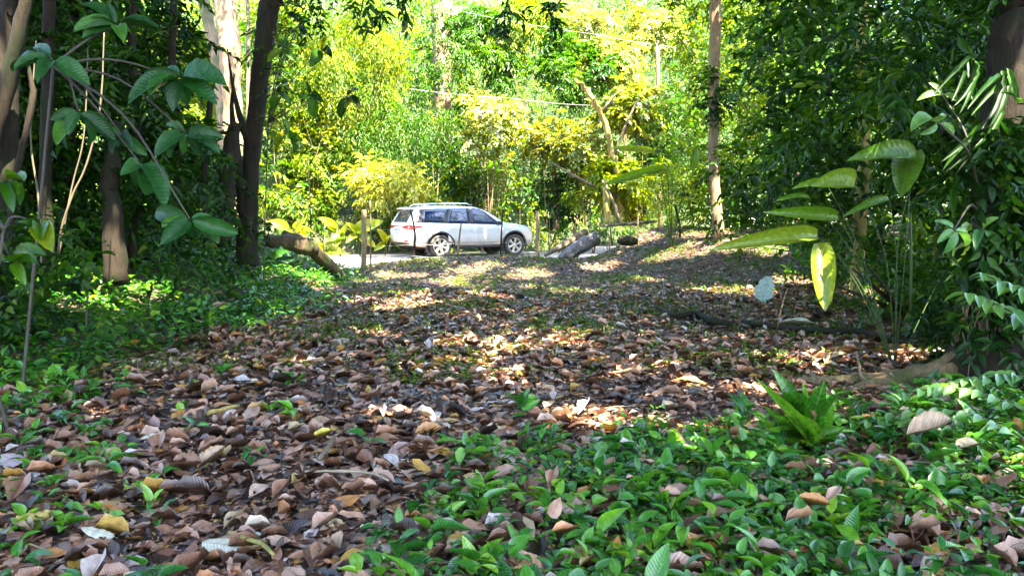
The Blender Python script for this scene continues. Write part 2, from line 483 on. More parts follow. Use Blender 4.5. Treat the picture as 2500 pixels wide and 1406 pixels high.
def T_leaf(n=3, fold=0.12, droop=-0.2, pw=0.9, wave=0.0, tipx=1.0, heart=False, curl=0.0, seed=0, jag=0.0):
    """n+1 cross lines of 3 points"""
    rg = np.random.default_rng(seed)
    t = np.linspace(0, 1, n + 2)
    if heart:
        w = 0.5 * np.sin(np.pi * np.clip(t, 0, 1) ** 0.62) ** 0.8
    else:
        w = 0.5 * np.sin(np.pi * t ** 0.85) ** pw
    if jag: w = w * (1 - np.abs(jag * rg.standard_normal(len(w))))
    V = []
    for k, (tt, ww) in enumerate(zip(t, w)):
        z = droop * tt * tt + curl * 4 * tt * (1 - tt)
        wv = wave * rg.standard_normal(2)
        if k == 0 or k == n + 1:
            V.append((tt * tipx, 0, z))
        else:
            V.append((tt, ww, z + fold * ww * 2 + wv[0]))
            V.append((tt, 0, z))
            V.append((tt, -ww, z + fold * ww * 2 + wv[1]))
    V = np.array(V)
    tris = [(0, 2, 1), (0, 3, 2)]
    quads = []
    for k in range(n - 1):
        a = 1 + 3 * k; b = a + 3
        quads += [(a, a + 1, b + 1, b), (a + 1, a + 2, b + 2, b + 1)]
    a = 1 + 3 * (n - 1); e = len(V) - 1
    tris += [(a, a + 1, e), (a + 1, a + 2, e)]
    fl = [np.array(tris)]
    if quads: fl.append(np.array(quads))
    ww = np.zeros(len(V)); ww[1:-1:3] = 1; ww[3:-1:3] = -1
    UV = np.stack([V[:, 0], V[:, 1] * 2], -1)
    return V, fl, UV


def leaf_geo(tm, P, A, N, Ls, Ws):
    V0, FL0, UV0 = tm
    A = unit(A); N = unit(N - A * (N * A).sum(-1, keepdims=True)); B = np.cross(N, A)
    Ls = np.broadcast_to(Ls, (len(P),))[:, None, None]; Ws = np.broadcast_to(Ws, (len(P),))[:, None, None]
    V = P[:, None, :] + V0[None, :, 0:1] * Ls * A[:, None, :] + V0[None, :, 1:2] * Ws * B[:, None, :] + V0[None, :, 2:3] * Ls * N[:, None, :]
    k = len(V0); off = (np.arange(len(P)) * k)[:, None, None]
    FL = [(f[None] + off).reshape(-1, f.shape[1]) for f in FL0]
    return V.reshape(-1, 3), FL, np.tile(UV0, (len(P), 1)), k


def leaves_obj(name, sets, mat, parent=None, origin=None, off=None):
    """sets: list of (template, P, A, N, L, W, rnd)"""
    Vs, Fs, Us, Rs = [], {}, [], []
    n = 0
    for tm, P, A, N, Ls, Ws, rn in sets:
        if len(P) == 0: continue
        V, FL, U, k = leaf_geo(tm, P, A, N, Ls, Ws)
        for f in FL: Fs.setdefault(f.shape[1], []).append(f + n)
        Vs.append(V); Us.append(U); Rs.append(np.repeat(np.broadcast_to(rn, (len(P),)), k)); n += len(V)
    V = np.concatenate(Vs)
    if off is not None: V = V - np.asarray(off)
    return mk(name, V, [np.concatenate(f) for f in Fs.values()], mat, parent, rnd=np.concatenate(Rs), uv=np.concatenate(Us), origin=origin)


def sprays(C, D, k, twig, Ll, ratio=0.4, rg=R, up=0.5, droop=0.35, hue=None, spread=0.8, outw=0.55):
    """leafy twigs at C pointing along D, k leaves each"""
    n = len(C)
    D0 = unit(D)
    D = unit(D + rg.normal(0, 0.45, (n, 3)))
    S = unit(np.cross(D, np.array([0, 0, 1.0])) + 1e-6)
    U = np.cross(S, D)
    t = (np.arange(k) + 0.5) / k
    tw = np.broadcast_to(twig, (n,))[:, None]
    sgn = np.where(np.arange(k) % 2 == 0, 1.0, -1.0)
    P = C[:, None] + D[:, None] * (t * tw)[..., None] + np.array([0, 0, -1.0]) * (droop * t ** 2 * tw)[..., None]
    P = P + rg.normal(0, 0.04, P.shape) * tw[..., None]
    A = D[:, None] * 0.75 + S[:, None] * (sgn * spread)[None, :, None] + rg.normal(0, 0.28, P.shape) + np.array([0, 0, -droop * 0.8])
    N = U[:, None] * 0.5 + np.array([0, 0, up]) + D0[:, None] * outw + rg.normal(0, 0.32, P.shape)
    Ls = np.broadcast_to(Ll, (n,))[:, None] * rg.uniform(0.65, 1.25, (n, k))
    h = (rg.uniform(0, 1, n) if hue is None else hue)[:, None]
    rn = np.clip(0.55 * h + 0.45 * rg.uniform(0, 1, (n, k)), 0, 1)
    P = P.reshape(-1, 3)
    return P, A.reshape(-1, 3), N.reshape(-1, 3), Ls.ravel(), Ls.ravel() * ratio * rg.uniform(0.8, 1.2, n * k), rn.ravel()


def clumps(centers, radii, nspray, rg=R, shell=0.55, flat=0.75):
    """spray anchor points clustered around clump centres; returns points, outward dirs, clump index"""
    idx = rg.integers(0, len(centers), nspray)
    d = unit(rg.standard_normal((nspray, 3)))
    r = rg.uniform(shell, 1.0, nspray) ** 0.6
    rad = np.asarray(radii)
    rr = rad[idx] if rad.ndim else np.full(nspray, rad)
    P = centers[idx] + d * (r * rr)[:, None] * np.array([1, 1, flat])
    return P, d, idx


# patches of sun on the ground: photo pixel, radius along x, radius in depth (metres)
SUNSPOTS = [(1980, 885, .62, .42), (2060, 905, .35, .3), (1770, 725, .55, .5), (1840, 620, .6, 1.0), (1700, 598, .6, .9),
            (1390, 845, .30, .28), (1230, 862, .14, .3), (960, 765, .28, .5), (900, 830, .22, .25), (1380, 1022, .26, .12),
            (1690, 945, .16, .12), (170, 735, 1.1, .45), (300, 728, .5, .35), (735, 690, .35, 1.0), (1410, 722, .35, .3), (290, 1015, .14, .1),
            (940, 1030, .20, .07), (1090, 690, .5, .7), (1240, 930, .12, .2), (2230, 870, .35, .2), (1490, 930, .16, .1),
            (620, 810, .25, .15), (1810, 970, .18, .08), (1560, 600, .4, .8), (2120, 730, .35, .5), (1180, 655, .5, .5),
            (880, 690, .3, .3), (1000, 725, .25, .25), (1570, 690, .3, .3), (560, 885, .12, .08), (2240, 1060, .12, .1),
            (1330, 770, .15, .2), (60, 560, .5, .5), (10, 490, .4, .4), (1120, 850, .2, .15), (1560, 790, .2, .2), (740, 905, .15, .1), (1300, 668, .5, .5), (1470, 655, .4, .6), (960, 672, .4, .5), (1180, 730, .25, .35), (1640, 640, .5, .6), (1290, 705, .2, .3), (860, 745, .25, .3), (1120, 790, .2, .2), (1460, 1040, .15, .08), (700, 790, .2, .2), (1930, 690, .3, .4)]
SPOTS = []
for (px, py, rx, ry) in SUNSPOTS:
    p = at(px, py, 1.0); d = p - [0, 0, CAMZ]
    k = 1.5
    for _ in range(60):
        pp = np.array([0, 0, CAMZ]) + d * k
        if pp[2] <= gz(pp[0], pp[1]): break
        k *= 1.06
    SPOTS.append((pp[0], pp[1], pp[2], rx, ry))


def shade_keep(P, jit=0.0):
    """False for points that would shade one of the sun patches"""
    keep = np.ones(len(P), bool)
    for i, (sx, sy, sz, rx, ry) in enumerate(SPOTS):
        h = (P[:, 2] - sz) / SV[2]
        qx = P[:, 0] - SV[0] * h - sx; qy = P[:, 1] - SV[1] * h - sy
        ang = np.arctan2(qy / ry, qx / rx)
        lob = 1 + 0.28 * np.sin(2 * ang + i) + 0.2 * np.sin(3 * ang + 2.1 * i)
        keep &= ~((np.hypot(qx / (rx + .13), qy / (ry + .13)) < lob) & (h > 0.2))
    return keep


def filt(s, m):
    return tuple(a[m] for a in s)


RH = T_rhomb()
RH2 = T_rhomb(0.16, -0.25)
L3 = T_leaf(3, 0.12, -0.22)
L2 = T_leaf(2, 0.14, -0.2)


# ------------------------------------------------------------------ the car
def build_car():
    def cosi(x, pts):
        pts = sorted(pts); xs = [p[0] for p in pts]; zs = [p[1] for p in pts]
        return np.interp(x, xs, zs)
    ZT = [(-2.40, .92), (-2.385, 1.08), (-2.355, 1.15), (-2.25, 1.33), (-2.13, 1.53), (-2.04, 1.64), (-1.92, 1.68), (-1.4, 1.745), (-.8, 1.76), (-.3, 1.75), (.1, 1.715), (.3, 1.66),
          (.5, 1.575), (.8, 1.395), (1.08, 1.22), (1.2, 1.175), (1.6, 1.135), (2.0, 1.06), (2.2, .99), (2.32, .90), (2.38, .78), (2.40, .70)]
    ZB = [(-2.40, .60), (-2.36, .50), (-2.25, .42), (-1.8, .36), (1.9, .36), (2.2, .38), (2.34, .44), (2.40, .54)]
    HW = [(-2.40, .72), (-2.36, .82), (-2.26, .875), (-2.0, .91), (-1.5, .925), (1.3, .925), (1.75, .905), (2.0, .84), (2.2, .74), (2.34, .62), (2.40, .50)]
    BL = [(-2.4, 1.19), (-1.1, 1.14), (1.1, 1.08), (2.4, .95)]
    xs = np.unique(np.concatenate([np.linspace(-2.40, -2.0, 20), np.linspace(-2.0, 2.0, 70), np.linspace(2.0, 2.40, 18)]))
    sm = lambda pts: (lambda x: (cosi(x - .03, pts) + cosi(x, pts) + cosi(x + .03, pts)) / 3)
    zt, zb, hw, bl = sm(ZT), sm(ZB), sm(HW), sm(BL)

    def gy(x, z, b):
        w = hw(x)
        return (w - .035) + (np.clip((z - b) / (1.70 - b), 0, 1.1)) * (.655 - (w - .035)) - 0.0

    rings = []
    for x in xs:
        t = zt(x); b = min(bl(x), t - .05); w = hw(x); z0 = zb(x)
        z0 = min(z0, b - .2)
        H = b - z0
        pr = [(0, z0), (w - .14, z0), (w - .05, z0 + .03), (w - .015, z0 + .10), (w - .012, z0 + .28 * H), (w - .006, z0 + .42 * H), (w - .020, z0 + .60 * H), (w + .004, z0 + .80 * H), (w + .0, z0 + .90 * H), (w - .02, b - .02), (w - .035, b)]
        ze = max(t - .06, b + .005)
        for k in range(1, 7):
            z = b + (ze - b) * k / 6
            pr.append((gy(x, z, b) + .012 * math.sin(math.pi * k / 6), z))
        ye = gy(x, ze, b)
        pr += [(ye - .03, t - .025), (ye - .10, t - .006), (ye * .5, t + .006), (0, t + .012)]
        ring = [(x, y, z) for y, z in pr] + [(x, -y, z) for y, z in pr[-2:0:-1]]
        rings.append(ring)
    Rg = np.array(rings); n, k = Rg.shape[:2]
    V = Rg.reshape(-1, 3)
    i, j = np.meshgrid(np.arange(n - 1), np.arange(k), indexing='ij'); j2 = (j + 1) % k
    q = np.stack([i * k + j, i * k + j2, (i + 1) * k + j2, (i + 1) * k + j], -1).reshape(-1, 4)
    me = bpy.data.meshes.new('body')
    faces = [tuple(f) for f in q] + [tuple(range(k)), tuple((n - 1) * k + np.arange(k)[::-1])]
    me.from_pydata([tuple(v) for v in V], [], [tuple(int(a) for a in f)[::-1] for f in faces])
    me.validate(); me.update()
    bvh = BVHTree.FromPolygons([tuple(v) for v in V], [tuple(int(a) for a in f) for f in faces])

    # paint: pearl white, low brown paints road dust plus warm ground bounce
    paint, nt, b, out = mat_new('white_paint')
    L = nt.links
    tc = nt.nodes.new('ShaderNodeTexCoord'); sp = nt.nodes.new('ShaderNodeSeparateXYZ'); L.new(tc.outputs['Object'], sp.inputs[0])
    nz = nt.nodes.new('ShaderNodeTexNoise'); nz.inputs['Scale'].default_value = 5; nz.inputs['Detail'].default_value = 6; L.new(tc.outputs['Object'], nz.inputs[0])
    ad = nt.nodes.new('ShaderNodeMath'); ad.operation = 'MULTIPLY_ADD'; L.new(nz.outputs[0], ad.inputs[0]); ad.inputs[1].default_value = -.5; L.new(sp.outputs[2], ad.inputs[2])
    mr = nt.nodes.new('ShaderNodeMapRange'); L.new(ad.outputs[0], mr.inputs[0]); mr.inputs[1].default_value = .75; mr.inputs[2].default_value = .12; mr.inputs[3].default_value = 0.03; mr.inputs[4].default_value = .85
    mx = nt.nodes.new('ShaderNodeMixRGB'); L.new(mr.outputs[0], mx.inputs[0]); mx.inputs[1].default_value = (.50, .535, .58, 1); mx.inputs[2].default_value = (.36, .27, .17, 1)  # blue sky reflection put into the white base colour
    L.new(mx.outputs[0], b.inputs['Base Color'])
    r2 = nt.nodes.new('ShaderNodeMapRange'); L.new(mr.outputs[0], r2.inputs[0]); r2.inputs[3].default_value = .22; r2.inputs[4].default_value = .6; L.new(r2.outputs[0], b.inputs['Roughness'])
    b.inputs['Coat Weight'].default_value = 0.4; b.inputs['Coat Roughness'].default_value = .08
    black = plain('black_trim', (.012, .012, .013), .45)
    liner = plain('wheel_well_black', (.008, .007, .006), .9)
    glass = plain('sky_reflection_glass', (.006, .014, .045), .02, 0, .6, 0.0)  # blue of reflected sky put into the glass colour
    chrome = plain('chrome', (.7, .7, .7), .15, 1.0)
    red = plain('red_lens', (.30, .004, .008), .3, 0, .4, 0)
    white = plain('clear_lens', (.55, .57, .6), .1, 0, .8, 1.0)
    rubber = plain('dusty_rubber', (.045, .04, .035), .85, noise=.3)
    alloy = plain('dusty_alloy', (.5, .46, .40), .35, .5, noise=.15)
    dark = plain('rim_recess_shade', (.02, .018, .016), .6)

    car = empty('parked_car', (0, 0, 0))
    tag(car, 'white sport utility vehicle parked on the dirt road behind the wire fence', 'car')

    def proj_side(uvs, off, side=-1):
        out = []
        for x, z in uvs:
            h = bvh.ray_cast(Vector((x, side * 3.0, z)), Vector((0, -side, 0)))
            y = h[0].y if h[0] is not None else side * .85
            out.append((x, y + side * off, z))
        return out

    def proj_back(uvs, off):
        out = []
        for y, z in uvs:
            h = bvh.ray_cast(Vector((-4, y, z)), Vector((1, 0, 0)))
            x = h[0].x if h[0] is not None else -2.3
            out.append((x - off, y, z))
        return out

    def proj_front(uvs, off):
        out = []
        for y, z in uvs:
            h = bvh.ray_cast(Vector((4, y, z)), Vector((-1, 0, 0)))
            x = h[0].x if h[0] is not None else 2.3
            out.append((x + off, y, z))
        return out

    def bil(c, nu=10, nv=6):
        """c: 4 corners (a,b) bl, br, tr, tl"""
        c = np.array(c, float); g_ = []
        for v in np.linspace(0, 1, nv):
            for u in np.linspace(0, 1, nu):
                g_.append(tuple((1 - u) * (1 - v) * c[0] + u * (1 - v) * c[1] + u * v * c[2] + (1 - u) * v * c[3]))
        f = [(v * nu + u, v * nu + u + 1, (v + 1) * nu + u + 1, (v + 1) * nu + u) for v in range(nv - 1) for u in range(nu - 1)]
        return g_, np.array(f)

    def panel(name, corners, off, mat, how='side', side=-1, nu=10, nv=6, parent=None, skirt=.012):
        g_, f = bil(corners, nu, nv)
        if how == 'side': p = np.array(proj_side(g_, off, side)); dvec = np.array([0, -side * skirt, 0])
        elif how == 'back': p = np.array(proj_back(g_, off)); dvec = np.array([skirt, 0, 0])
        else: p = np.array(proj_front(g_, off)); dvec = np.array([-skirt, 0, 0])
        # border skirt gives the panel an edge
        bd = list(range(nu)) + [v * nu + nu - 1 for v in range(1, nv)] + [(nv - 1) * nu + u for u in range(nu - 2, -1, -1)] + [v * nu for v in range(nv - 2, 0, -1)]
        base = len(p); P2 = np.concatenate([p, p[bd] + dvec])
        m = len(bd)
        sk_ = np.array([(bd[a], base + a, base + (a + 1) % m, bd[(a + 1) % m]) for a in range(m)])
        return mk(name, P2, [f, sk_], mat, parent or car, smooth=False if nu < 4 else True)

    wx = (-1.275, 1.47); WR = .385
    # wheel arches cut out of the body
    body = bpy.data.objects.new('body', me); COL.objects.link(body)
    me.materials.append(paint)
    cutters = []
    for x in wx:
        for s in (-1, 1):
            mb = MB(); mb.lathe([(0.0001, -.22), (.455, -.22), (.455, .3), (.0001, .3)], (0, 0, 0), 40)
            cu = mb.build('cutter', liner, smooth=False)
            cu.data.validate()
            import bmesh as _bm
            bm_ = _bm.new(); bm_.from_mesh(cu.data); _bm.ops.remove_doubles(bm_, verts=bm_.verts, dist=.001); _bm.ops.recalc_face_normals(bm_, faces=bm_.faces); bm_.to_mesh(cu.data); bm_.free()
            cu.location = (x, s * .88, WR)
            mod = body.modifiers.new('arch', 'BOOLEAN'); mod.operation = 'DIFFERENCE'; mod.object = cu; mod.solver = 'EXACT'; mod.material_mode = 'TRANSFER'
            cutters.append(cu)
    import bmesh as _bm
    bm_ = _bm.new(); bm_.from_mesh(me); _bm.ops.remove_doubles(bm_, verts=bm_.verts, dist=.0005); _bm.ops.recalc_face_normals(bm_, faces=bm_.faces); bm_.to_mesh(me); bm_.free()
    bpy.context.view_layer.update()
    dg = bpy.context.evaluated_depsgraph_get()
    new = bpy.data.meshes.new_from_object(body.evaluated_get(dg))
    body.modifiers.clear()
    for cu in cutters: bpy.data.objects.remove(cu)
    body.data = new
    new.polygons.foreach_set('use_smooth', np.ones(len(new.polygons), bool))
    try: new.set_sharp_from_angle(angle=math.radians(38))
    except Exception: pass
    body.parent = car

    # glazing on both sides, with doors
    for s in (-1, 1):
        panel('window_surround', [(-2.16, 1.20), (.98, 1.10), (.26, 1.675), (-1.93, 1.635)], .004, black, side=s, nu=40, nv=8)
        panel('side_window', [(-1.90, 1.25), (-1.16, 1.175), (-.90, 1.65), (-1.80, 1.61)], .009, glass, side=s)
        d1 = panel('door', [(-.98, .50), (-.10, .50), (-.10, 1.125), (-1.08, 1.155)], .006, paint, side=s, nu=16, nv=12)
        d2 = panel('door', [(-.075, .50), (.98, .50), (1.02, 1.08), (-.075, 1.122)], .006, paint, side=s, nu=16, nv=12)
        panel('window', [(-1.06, 1.165), (-.22, 1.145), (-.22, 1.655), (-.81, 1.655)], .009, glass, side=s, parent=d1)
        panel('window', [(-.10, 1.14), (.86, 1.115), (.27, 1.645), (-.10, 1.655)], .009, glass, side=s, parent=d2)
        for d, hx in ((d1, -.93), (d2, .03)):
            mb = MB(); y = s * .945
            mb.tube([(hx, y - s * .03, 1.0), (hx + .02, y, 1.005), (hx + .16, y, 1.005), (hx + .18, y - s * .03, 1.0)], [.010, .014, .014, .010], 8)
            mb.build('handle', chrome, d)
        # mirror
        mb = MB(); mb.box((.80, s * 1.04, 1.17), (.11, .20, .14), bev=.035)
        mb.tube([(.84, s * .86, 1.10), (.82, s * .97, 1.13)], [.03, .03], 8)
        mb.build('side_mirror', paint if s == 1 else black, car, smooth=False)
        # running board
        mb = MB(); mb.box((.09, s * .90, .36), (1.75, .17, .045), bev=.012); mb.box((.09, s * .86, .43), (1.7, .05, .09), bev=.01)
        mb.build('running_board', black, car, smooth=False)
        # roof rail
        mb = MB(); mb.tube([(-1.75, s * .60, 1.745), (-1.62, s * .60, 1.80), (-.9, s * .60, 1.835), (-.2, s * .59, 1.83), (.0, s * .585, 1.775)], [.014, .018, .018, .018, .012], 8)
        mb.build('roof_rail', chrome, car)
        # lamps
        panel('tail_light', [(-2.37, .955), (-1.98, 1.02), (-1.84, 1.085), (-2.37, 1.115)], .010, red, side=s, nu=12, nv=4)
        panel('tail_light', [(s * .38, 1.03), (s * .80, .96), (s * .80, 1.11), (s * .38, 1.075)], .012, red, how='back', nu=10, nv=3)
        panel('fog_reflector', [(s * .50, .555), (s * .76, .56), (s * .76, .61), (s * .60, .60)], .010, red, how='back', nu=6, nv=3)
        panel('headlight', [(s * .45, .82), (s * .66, .83), (s * .66, .90), (s * .45, .88)], .012, white, how='front', nu=8, nv=3)
        panel('headlight_corner', [(2.05, .90), (2.30, .83), (2.30, .875), (2.02, .965)], .010, white, side=s, nu=8, nv=3)
        # flares
        for x in wx:
            a = np.linspace(math.radians(-28), math.radians(208), 40)
            mb = MB()
            rr = [(.452, 0), (.462, .018), (.50, .022), (.515, .006), (.515, -.02)]
            Vv = []
            for ang in a:
                for (r_, o_) in rr:
                    px_, pz_ = x + r_ * math.cos(ang), WR + r_ * math.sin(ang)
                    h = bvh.ray_cast(Vector((x + .52 * math.cos(ang), s * 3, max(WR + .52 * math.sin(ang), .45))), Vector((0, -s, 0)))
                    y0 = abs(h[0].y) if h[0] is not None else .9
                    Vv.append((px_, s * (y0 + o_), pz_))
            nn = len(rr)
            ff = [(i_ * nn + j_, i_ * nn + j_ + 1, (i_ + 1) * nn + j_ + 1, (i_ + 1) * nn + j_) for i_ in range(len(a) - 1) for j_ in range(nn - 1)]
            mb.add(np.array(Vv), [np.array(ff)])
            mb.build('wheel_arch', black, car)
        # mud flap
        mb = MB(); mb.box((wx[0] - .47, s * .78, .33), (.015, .26, .30), bev=.004); mb.build('mud_flap', liner, car, smooth=False)
        # wheels
        for x in wx:
            wl = MB()
            wl.lathe([(.255, -.10), (.285, -.125), (.335, -.132), (.370, -.115), (.385, -.085), (.387, -.03), (.380, -.025), (.387, -.02), (.387, .02), (.380, .025), (.387, .03), (.385, .085), (.370, .115), (.335, .13), (.27, .12), (.255, .10)], (0, 0, 0), 48)
            wv = empty('wheel', (x, s * .80, WR)); wv.parent = car
            wl.build('tyre', rubber, wv)
            rm = MB(); o = s * .085
            rm.lathe([(.262, s * .10), (.266, s * .112), (.252, s * .115), (.240, s * .095), (.236, s * .02), (.23, -s * .08)], (0, 0, 0), 48)
            rm.lathe([(.001, o + s * .008), (.035, o + s * .010), (.045, o), (.075, o - s * .005), (.08, o - s * .03)], (0, 0, 0), 24)
            for k_ in range(6):
                th = k_ * math.pi / 3 + .2 * x
                ca, sa = math.cos(th), math.sin(th)
                w0, w1 = .034, .056
                pts = []
                for r_, w_, o_ in ((.05, w0, o + s * .002), (.15, .038, o + s * .004), (.245, w1, o + s * .018)):
                    for sg in (-1, 1):
                        pts.append((r_ * ca - sg * w_ * sa, o_, r_ * sa + sg * w_ * ca))
                for r_, w_, o_ in ((.05, w0, o - s * .03), (.15, .038, o - s * .03), (.245, w1, o - s * .02)):
                    for sg in (-1, 1):
                        pts.append((r_ * ca - sg * w_ * sa, o_, r_ * sa + sg * w_ * ca))
                rm.add(np.array(pts), [np.array([(0, 1, 3, 2), (2, 3, 5, 4), (0, 2, 8, 6), (2, 4, 10, 8), (1, 7, 9, 3), (3, 9, 11, 5)])])
            rm.build('rim', alloy, wv, smooth=False)
            dk = MB(); dk.lathe([(.001, -s * .02), (.235, -s * .02)], (0, 0, 0), 32); dk.build('rim_shade_disc', dark, wv)  # dark disc paints the shade behind the spokes
    # rear
    rw = panel('rear_window', [(-.60, 1.20), (.60, 1.20), (.54, 1.60), (-.54, 1.60)], .009, glass, how='back', nu=14, nv=8)
    mb = MB(); mb.tube([(-2.42, -.42, 1.065), (-2.43, 0, 1.07), (-2.42, .42, 1.065)], .018, 8); mb.build('chrome_strip', chrome, car)
    plt = panel('number_plate', [(-.24, .83), (.24, .83), (.24, .97), (-.24, .97)], .012, plain('plate_white', (.55, .58, .66), .4), how='back', nu=4, nv=3)
    mb = MB(); mb.box((-2.425, 0, .955), (.012, .46, .03)); mb.box((-2.425, 0, .845), (.012, .40, .012)); mb.build('plate_band', plain('plate_blue', (.05, .09, .32), .4), plt, smooth=False)
    panel('bumper_lip', [(-.80, .43), (.80, .43), (.80, .52), (-.80, .52)], .012, black, how='back', nu=14, nv=3)
    # spoiler
    Vv = []
    for y in np.linspace(-.62, .62, 13):
        e = 1 - (abs(y) / .62) ** 4 * .35
        Vv += [(-1.92, y, 1.712), (-2.08, y, 1.70), (-2.08 - .19 * e, y, 1.655), (-2.08 - .19 * e, y, 1.635), (-1.98, y, 1.64)]
    ff = [(a * 5 + b_, a * 5 + (b_ + 1) % 5, (a + 1) * 5 + (b_ + 1) % 5, (a + 1) * 5 + b_) for a in range(12) for b_ in range(5)]
    mb = MB(); mb.add(np.array(Vv), [np.array(ff), np.array([(0, 1, 2, 3, 4), (64, 63, 62, 61, 60)])]); mb.build('spoiler', paint, car, smooth=False)
    mb = MB(); mb.box((-1.72, 0, 1.79), (.16, .04, .07), bev=.018); mb.build('roof_antenna', paint, car, smooth=False)
    ws = [(y, z) for z in np.linspace(1.26, 1.62, 8) for y in np.linspace(-.60, .60, 12)]
    panel('windscreen', [(-.66, 1.25), (.66, 1.25), (.56, 1.64), (-.56, 1.64)], .009, glass, how='front', nu=14, nv=8)
    panel('grille', [(-.38, .70), (.38, .70), (.42, .86), (-.42, .86)], .012, black, how='front', nu=10, nv=4)
    mb = MB(); mb.box((0, 0, .40), (4.0, 1.3, .18), bev=.03); mb.build('underbody', liner, car, smooth=False)
    return car


car = build_car()
cx, cyy = at(1134, 620, 27.5)[:2]
car.location = (cx, cyy, float(gz(cx, cyy)) + 0.055)
car.rotation_euler = (0, 0, math.radians(29)); car.scale = (1, 1, .97)


# ------------------------------------------------------------------ things helper
def thing(name, loc, label, cat, group=None):
    e = empty(name, tuple(loc)); tag(e, label, cat, group); return e


def path(pts, sub=5, wig=0.0, seed=0):
    """[(px,py,D,widthpx)] -> smooth world path and radii"""
    P = np.array([at(p[0], p[1], p[2]) for p in pts]); r = np.array([p[3] / 2.0 / F * p[2] for p in pts])
    return refine(P, r, sub, wig, seed)


def refine(P, r, sub=5, wig=0.0, seed=0):
    P = np.asarray(P, float); r = np.asarray(r, float)
    rg = np.random.default_rng(seed)
    n = len(P); t = np.arange(n); tt = np.linspace(0, n - 1, (n - 1) * sub + 1)
    Pp = np.concatenate([[2 * P[0] - P[1]], P, [2 * P[-1] - P[-2]]])
    out = []
    for x in tt:
        i = min(int(x), n - 2); f = x - i
        a, b, c, d = Pp[i], Pp[i + 1], Pp[i + 2], Pp[i + 3]
        out.append(0.5 * (2 * b + (c - a) * f + (2 * a - 5 * b + 4 * c - d) * f * f + (3 * b - a - 3 * c + d) * f ** 3))
    out = np.array(out)
    rr = np.interp(tt, t, r)
    if wig: out = out + rg.normal(0, wig, out.shape) * rr[:, None]
    return out, rr


def on_ground(px, py):
    p0 = np.array([0, 0, CAMZ]); d = at(px, py, 1.0) - p0
    k = 1.2
    for _ in range(400):
        p = p0 + d * k
        if p[2] <= gz(p[0], p[1]): return p
        k *= 1.01
    return p


# ------------------------------------------------------------------ fence
def post(name, px, py0, py1, D, w, label, cat, mat, bend=None, sides=8):
    base = at(px, py1, D); base[2] = float(gz(base[0], base[1])) - 0.25
    top = at(bend[-1][0] if bend else px, py0, D)
    pts = [base]
    if bend:
        for (bx, by) in bend[:-1]: pts.append(at(bx, by, D))
    else:
        pts.append((base + top) / 2 + np.array([.008, 0, 0]))
    pts.append(top)
    P, r = refine(pts, [w / 2 / F * D * (1.05 if k < len(pts) - 1 else .85) for k in range(len(pts))], 5, 0.08, int(px))
    mb = MB(); mb.tube(P, r, sides, 0.08, int(px))
    o = mb.build(name, mat, origin=tuple(P[0])); tag(o, label, cat)
    return P


post('fence_post', 888, 512, 662, 20.0, 13, 'thick square-topped fence post left of the white car', 'fence post', M['post'])
post('fence_post', 1312, 515, 622, 23.0, 10, 'thick fence post standing right in front of the car bonnet against the bright road', 'fence post', M['post'])
post('fence_stick', 904, 490, 655, 20.3, 4, 'tall very thin stick standing just right of the left fence post', 'fence stick', M['bark_brown'])
post('fence_stick', 1004, 512, 636, 20.5, 6, 'crooked dark stick in front of the car tail light', 'fence stick', M['bark_dark'], bend=[(1013, 590), (1012, 560), (1003, 512)], sides=6)
post('fence_stick', 1116, 545, 630, 20.6, 5, 'short leaning stick in front of the rear passenger door', 'fence stick', M['bark_brown'], bend=[(1120, 595), (1126, 545)], sides=6)
post('fence_stick', 1222, 511, 627, 20.6, 4.5, 'straight thin stick in front of the front door and mirror', 'fence stick', M['bark_dark'], bend=[(1224, 570), (1228, 511)], sides=6)
post('fence_stick', 1557, 505, 590, 22.5, 3.5, 'pale thin cane beside the round mossy stump', 'fence stick', M['post'])


def wire(pts, r, label, sag=0.02, name='fence_wire', cat='wire'):
    P = []
    for a, b in zip(pts[:-1], pts[1:]):
        for k in np.linspace(0, 1, 12, endpoint=False):
            P.append(np.array(a) * (1 - k) + np.array(b) * k - np.array([0, 0, sag * 4 * k * (1 - k)]))
    P.append(np.array(pts[-1]))
    mb = MB(); mb.tube(P, r, 5)
    o = mb.build(name, M['wire'], origin=tuple(P[0])); tag(o, label, cat)


for (ys, lab) in (((600, 596, 594, 592, 592, 588), 'middle fence wire passing across the car wheels'), ((628, 625, 626, 622, 618, 606), 'lowest fence wire just above the leaf litter'), ((560, 556, 552, 550, 545, 545), 'top fence wire crossing the car doors')):
    xs_ = (888, 1008, 1118, 1224, 1312)
    Ds = (19.95, 20.42, 20.52, 20.52, 22.9)
    wire([at(x, y, d) for x, y, d in zip(xs_, ys, Ds)], 0.0028, lab, 0.03)
wire([at(1120, 27, 27), at(1450, 84, 29), at(1700, 122, 30)], 0.0045, 'upper pale overhead cable crossing the treetops', 0.05, 'overhead_cable', 'cable')
wire([at(1000, 217, 28), at(1250, 240, 29), at(1452, 258, 30)], 0.0045, 'lower pale overhead cable reaching the broken snag', 0.05, 'overhead_cable', 'cable')


# ------------------------------------------------------------------ logs
def log(pts, label, mat, name='fallen_log', cat='log', wob=0.07, fl=0.05, sides=18, seed=3):
    P, r = path(pts, 6, 0.03, seed)
    mb = MB(); mb.tube(P, r, sides, wob, seed, True, fl, 5)
    o = mb.build(name, mat, origin=tuple(P[0])); tag(o, label, cat); return o


